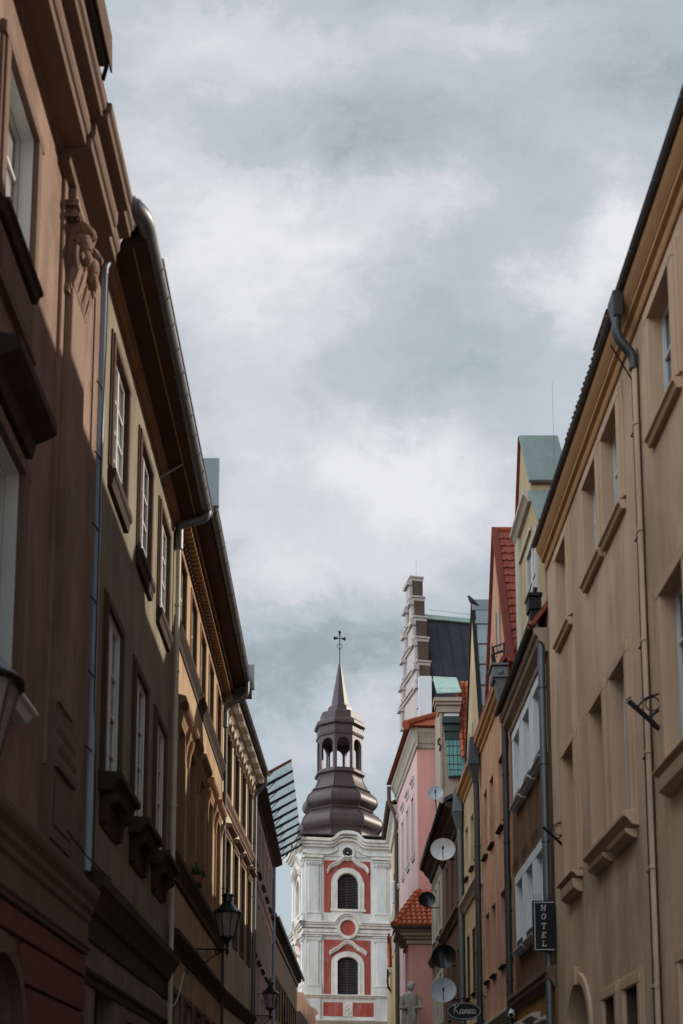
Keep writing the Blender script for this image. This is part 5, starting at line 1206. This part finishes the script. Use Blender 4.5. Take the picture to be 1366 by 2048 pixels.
# ================================================================== SATELLITE DISHES
def dish(px, py, w, dpx, m_, wx, label, face=(-.1,-1,.25), wallz=0, back=False):
    p = at_fwd(px, py, w); r = dpx/2/FPX*w; ax = Vector(face).normalized()
    root = thing('satellite_dish', label, 'satellite dish', p, 'satellite dishes on the right facades')
    m = MB(); n = 28; pr_ = [(r*t, r*.30*t*t) for t in (.02,.2,.4,.6,.8,.95,1.0)]
    m.lathe(p, pr_+[(r*1.0,r*.32),(r*.95,r*.29)]+[(rr_, h+.012) for rr_, h in pr_[::-1][1:]], n, axis=ax, caps=True); m.build('reflector', m_, root, smooth=True)
    m = MB(); f = p+ax*(r*1.15)+Vector((0,0,-r*.25)); lo_ = p-Vector((0,0,r*.92))+ax*r*.28
    m.tube([lo_, f], .014, 5); m.tube([f-ax*.10, f+ax*.06], .035, 8); m.build('feed_arm', 'iron', root)
    b = MB(); q = p-ax*.08; b.tube([q+Vector((0,0,.15)), q-Vector((0,0,.3))], .03, 6); b.tube([q-Vector((0,0,.25)), Vector((wx,q.y+.02,q.z-.25+wallz))], .022, 6); b.tube([q, p], .04, 6); b.build('bracket', 'iron', root)
dish(871,1588,46.5,31,'dish_grey',4.1,'grey satellite dish by the eave, topmost, against the pink wall',wallz=-1.6)
dish(886,1702,38.5,50,'dish_pale',3.95,'large pale satellite dish hung under the dark eave')
dish(854,1801,44.5,34,'dish_black',3.95,'small black satellite dish in front of the orange tiled bay roof')
dish(889,1915,38.2,50,'dish_black',3.95,'large glossy black satellite dish above the blue grey one',face=(-.25,-1,.15))
dish(887,1983,37.4,52,'dish_grey',3.95,'large blue grey satellite dish, lowest, just above the oval sign')

# ================================================================== SIGNS
ys = 20.72; FS = Fr((0,ys,0),(1,0,0),(0,-1,0))
a, b = FS.px(1067,1903), FS.px(1107.5,1801)
root = thing('hanging_sign', 'tall black projecting sign lettered HOTEL', 'sign', FS.T((a[0]+b[0])/2,-.04,a[1]))
m = MB(); m.box(FS, a[0], b[0]+.02, -.08, 0, a[1], b[1]); m.build('board', 'sign_black', root, bevel=.008)
m = MB(); t = .012; i_ = .028
for q in ((a[0]+i_,b[0]-.0,a[1]+i_,a[1]+i_+t),(a[0]+i_,b[0],b[1]-i_-t,b[1]-i_),(a[0]+i_,a[0]+i_+t,a[1]+i_+t,b[1]-i_-t)): m.box(FS, q[0],q[1],.0005,.006,q[2],q[3])
m.build('border', 'lettering', root)
def strokes(mb, fr, o, sc, lst, r, d=.008):
    for s_ in lst: mb.tube([fr.T(o[0]+x*sc, d, o[1]+y*sc) for x,y in s_], r, 5)
def cv(pts, n=6):   # smooth a polyline (Catmull-Rom)
    out = []
    for i in range(len(pts)-1):
        p0, p1, p2, p3 = pts[max(i-1,0)], pts[i], pts[i+1], pts[min(i+2,len(pts)-1)]
        for k_ in range(n):
            t = k_/n; out.append(tuple(.5*((2*p1[j])+(-p0[j]+p2[j])*t+(2*p0[j]-5*p1[j]+4*p2[j]-p3[j])*t*t+(-p0[j]+3*p1[j]-3*p2[j]+p3[j])*t**3) for j in (0,1)))
    return out+[pts[-1]]
GL = {'H': [[(.28,1.0),(.08,0)], [(.12,1.0),(.40,1.0)], [(-.06,0),(.22,0)], [(.86,1.0),(.66,0)], [(.72,1.0),(1.0,1.0)], [(.52,0),(.80,0)], [(.18,.5),(.76,.5)], cv([(-.02,.78),(.04,.95),(.16,1.0)])],
 'O': [cv([(.55,1.0),(.28,.92),(.08,.55),(.12,.15),(.35,0),(.62,.12),(.82,.5),(.78,.88),(.55,1.0)])],
 'T': [cv([(.0,.78),(.08,.95),(.3,.98),(.85,.98),(.98,1.05)]), [(.58,.98),(.4,0)], [(.22,0),(.58,0)], cv([(.62,.98),(.5,.6),(.42,.1)])],
 'E': [[(.3,1.0),(.1,0)], [(.16,1.0),(.86,1.0)], [(.86,1.0),(.83,.82)], [(.2,.52),(.6,.52)], [(-.04,0),(.7,0)], [(.7,0),(.76,.2)]],
 'L': [[(.36,1.0),(.14,0)], [(.2,1.0),(.52,1.0)], [(0,0),(.74,0)], cv([(.74,0),(.82,.08),(.84,.24)])]}
m = MB(); lh = .092; cxs = (a[0]+b[0])/2-.035
for ch, yc in zip('HOTEL', (1816,1833,1852,1870,1887)):
    zc = FS.px(1087,yc)[1]; strokes(m, FS, (cxs-.005, zc-lh/2), lh, GL[ch], .0075)
m.build('lettering', 'lettering', root)
m = MB(); m.tube([FS.T(b[0],-.04,b[1]-.12), FS.T(4.0,-.04,b[1]-.12)], .015, 5); m.tube([FS.T(b[0],-.04,a[1]+.12), FS.T(4.0,-.04,a[1]+.12)], .015, 5); m.build('bracket', 'iron', root)
m = MB()
for k in range(8): m.tube([FS.T(a[0]+.03+k*.045,-.04,b[1]), FS.T(a[0]+.02+k*.047,-.04,b[1]+.13)], .003, 4)
m.each('bird_spike', 'iron', root)

yk = 30.7; FK = Fr((0,yk,0),(1,0,0),(0,-1,0)); c = FK.px(928,2022); rx, rz = 35*yk/FPX, 18.5*yk/FPX
root = thing('hanging_sign', 'oval black projecting sign lettered Kamea on an iron bracket', 'sign', FK.T(c[0],-.03,c[1]-rz))
m = MB(); E_ = arc(c[0],c[1],rx,0,360,40,rz)[:-1]; m.poly(FK, E_, -.06, 0); m.build('board', 'sign_black', root, bevel=.006)
m = MB(); m.band(FK, arc(c[0],c[1],rx-.03,0,360,40,rz-.03)[:-1], .016, .0005, .006, True); m.build('border', 'dish_grey', root)
KL = [[(.22,1.5),(.0,0)], cv([(-.1,1.3),(.05,1.5),(.22,1.55)]), cv([(.85,1.55),(.5,1.1),(.15,.75),(.4,.5),(.6,.15),(.85,-.02),(1.0,.1)]),
 cv([(1.45,.62),(1.2,.7),(1.02,.4),(1.05,.1),(1.25,.05),(1.45,.4),(1.5,.65)]), cv([(1.5,.65),(1.42,.2),(1.5,0),(1.65,.12)]),
 cv([(1.65,.1),(1.78,.6),(1.72,0)]), cv([(1.74,.3),(1.92,.66),(2.02,.55),(1.98,0)]), cv([(2.0,.3),(2.18,.66),(2.3,.55),(2.24,.1),(2.36,.02),(2.5,.2)]),
 cv([(2.5,.3),(2.75,.42),(2.78,.62),(2.62,.64),(2.5,.35),(2.6,.04),(2.85,.1),(2.98,.28)]),
 cv([(3.4,.62),(3.15,.7),(2.98,.4),(3.02,.1),(3.2,.05),(3.4,.4),(3.46,.65)]), cv([(3.46,.65),(3.38,.2),(3.46,0),(3.65,.15)])]
m = MB(); strokes(m, FK, (c[0]-.27, c[1]-.07), .165, KL, .009); m.build('lettering', 'lettering', root)
m = MB(); m.tube([FK.T(c[0],-.03,c[1]+rz), FK.T(c[0],-.03,c[1]+rz+.1)], .012, 5); m.tube(cv_ := [FK.T(x,-.03,z) for x,z in cv([(4.0,c[1]+.35),(3.9,c[1]+.42),(3.7,c[1]+rz+.12),(c[0]-.1,c[1]+rz+.1)])], .016, 5); m.build('bracket', 'iron', root)

# wrought iron sign arms without boards
def arm(yp, A, label):
    Fy = Fr((0,yp,0),(1,0,0),(0,-1,0)); q = lambda x,y: Fy.T(Fy.px(x,y)[0], 0, Fy.px(x,y)[1])
    root = thing('sign_bracket', label, 'bracket', q(*A['base']), 'iron sign brackets on the right facades')
    m = MB()
    for pts, r in A['bars']: m.tube([q(*p_) for p_ in pts], r, 6)
    m.build('arm', 'iron', root)
    m = MB(); (cx_, cy_, rr_) = A['ring']; m.tube([q(cx_+rr_*math.cos(t*math.pi/10), cy_+rr_*math.sin(t*math.pi/10)) for t in range(21)], .009, 5); m.build('ring', 'iron', root)
arm(13.55, dict(base=(1320,1440), ring=(1305,1408,14), bars=[([(1257,1402),(1275,1418),(1300,1440),(1319,1459)],.032), ([(1275,1414),(1285,1402),(1300,1393),(1319,1387)],.014), ([(1298,1437),(1310,1426),(1321,1419)],.018), ([(1253,1401),(1258,1396),(1262,1395)],.01), ([(1278,1410),(1288,1398),(1302,1390)],.01)]), 'wrought iron sign bracket with a ring, high on the beige house wall')
arm(19.9, dict(base=(1127,1680), ring=(1118,1661,9.5), bars=[([(1086,1654),(1100,1666),(1127,1692)],.028), ([(1098,1661),(1106,1652),(1116,1646),(1129,1642)],.013), ([(1114,1680),(1121,1673),(1130,1668)],.016), ([(1103,1655),(1114,1648),(1130,1647)],.009)]), 'wrought iron sign bracket at the corner beside the downpipe, above the hotel sign')

# ================================================================== SMALL THINGS
p = at_fwd(1024,2026,25.6); root = thing('security_camera', 'white security camera beside the dark downpipe', 'camera', p, None)
ax = Vector((-.25,-.8,-.35)).normalized(); m = MB(); m.lathe(p-ax*.16, [(.06,0),(.075,.02),(.075,.3),(.06,.32)], 14, axis=ax); m.build('body', 'white_paint', root, smooth=True)
m = MB(); m.lathe(p+ax*.16, [(.05,0),(.045,.02)], 12, axis=ax); m.build('lens', 'sign_black', root); m = MB(); m.tube([p, p+Vector((.05,.05,.14)), Vector((3.98,p.y+.05,p.z+.1))], .02, 6); m.build('arm', 'iron', root)

p = at_fwd(943.5,1203,33.6); root = thing('pigeon', 'dark pigeon perched on the zinc ridge of the cream gable', 'bird', p-Vector((0,0,.14)))
m = MB(); m.tube([p+Vector((.20,0,-.13)), p+Vector((.08,0,-.04)), p+Vector((0,0,.02)), p+Vector((-.06,-.01,.10)), p+Vector((-.085,-.015,.15)), p+Vector((-.12,-.02,.16))], [.02,.055,.075,.05,.038,.01], 10)
m.build('body', 'feather', root, smooth=True); m = MB(); m.tube([p+Vector((-.115,-.02,.158)), p+Vector((-.15,-.025,.15))], [.012,.003], 6); m.build('beak', 'iron', root)
m = MB()
for y_ in (-.025,.025): m.tube([p+Vector((.0,y_,-.05)), p+Vector((.0,y_,-.14))], .008, 5)
m.build('leg', 'terracotta', root)

p = at_fwd(821,2048,48.6); root = thing('statue', 'weathered stone statue of a robed standing figure against the pink bay', 'statue', (p.x,p.y,p.z-1.2))
zt = at_fwd(822,1962,48.6).z; zb_ = p.z-1.2; H = zt-zb_; m = MB(); c = Vector((p.x,p.y,0))
m.lathe(c, [(.42,zb_),(.44,zb_+H*.08),(.38,zb_+H*.2),(.33,zb_+H*.36),(.30,zb_+H*.5),(.27,zb_+H*.58),(.33,zb_+H*.7),(.36,zb_+H*.78),(.28,zb_+H*.83),(.11,zb_+H*.855),(.09,zb_+H*.87)], 14)
m.blob(c+Vector((.03,-.03,zb_+H*.93)), (.155,.17,.21), 2, .03); m.blob(c+Vector((.04,-.02,zb_+H*.955)), (.175,.18,.17), 2, .12)
for sx in (-1,1): m.tube([c+Vector((sx*.33,0,zb_+H*.78)), c+Vector((sx*.40,-.12,zb_+H*.62)), c+Vector((sx*.14,-.34,zb_+H*.62))], [.12,.10,.075], 8)
for i in range(9):
    a = i*.7+.2; m.tube([c+Vector((.30*math.cos(a),.30*math.sin(a),zb_+H*.66)), c+Vector((.36*math.cos(a+.15),.36*math.sin(a+.15),zb_+H*.35)), c+Vector((.43*math.cos(a+.1),.43*math.sin(a+.1),zb_+H*.06))], [.05,.07,.08], 6)
m.build('figure', 'stone_grey', root, smooth=True)
m = MB(); m.box(Fr((p.x,p.y,0),(1,0,0),(0,-1,0)), -.5, .5, -.5, .5, 0, zb_); m.build('pedestal', 'stone_grey', root, bevel=.03)

fz = 7.62
root = thing('flower_box', 'terracotta window box with green leaves on the orange house ledge', 'flower box', FL.T(27.35,.2,7.53))
m = MB(); m.box(FL, 26.95, 27.6, .1, .3, 7.53, 7.72); m.build('box', 'terracotta', root, bevel=.015)
m = MB(); fl = MB()
for i in range(130):
    c = FL.T(random.uniform(26.95,27.6), random.uniform(.08,.34), 7.72+abs(random.gauss(0,.12))); a = Vector((random.gauss(0,1),random.gauss(0,1),random.gauss(0,1))).normalized()*.06; b = a.cross(Vector((random.gauss(0,1),random.gauss(0,1),1))).normalized()*.035
    m.face([c-a, c+b, c+a, c-b])
for i in range(5): fl.blob(FL.T(random.uniform(26.98,27.55), random.uniform(.12,.34), 7.82+abs(random.gauss(0,.08))), .022, 1, .2)
m.build('foliage', 'leaf', root, merge=False); fl.build('flowers', 'petal', root)

p = at_fwd(789,1780,62.0); root = thing('wall_lantern', 'pale wall lantern on a curved iron arm before the beige house', 'lantern', p)
m = MB(); m.lathe(Vector((p.x,p.y,0)), [(.02,p.z-.75),(.14,p.z-.7),(.19,p.z-.2),(.22,p.z+.4),(.1,p.z+.5)], 10); m.build('shade', 'dish_pale', root, smooth=True)
m = MB(); m.tube(bend([Vector((p.x,p.y,p.z+.5)), Vector((p.x,p.y,p.z+1.0)), Vector((p.x+.35,p.y,p.z+1.0)), Vector((p.x+.35,p.y,p.z-.3))], .2), .045, 6); m.tube([Vector((p.x+.35,p.y,p.z+.9)), Vector((p.x+.35,p.y,p.z+1.6))], .06, 6); m.build('arm', 'iron', root)
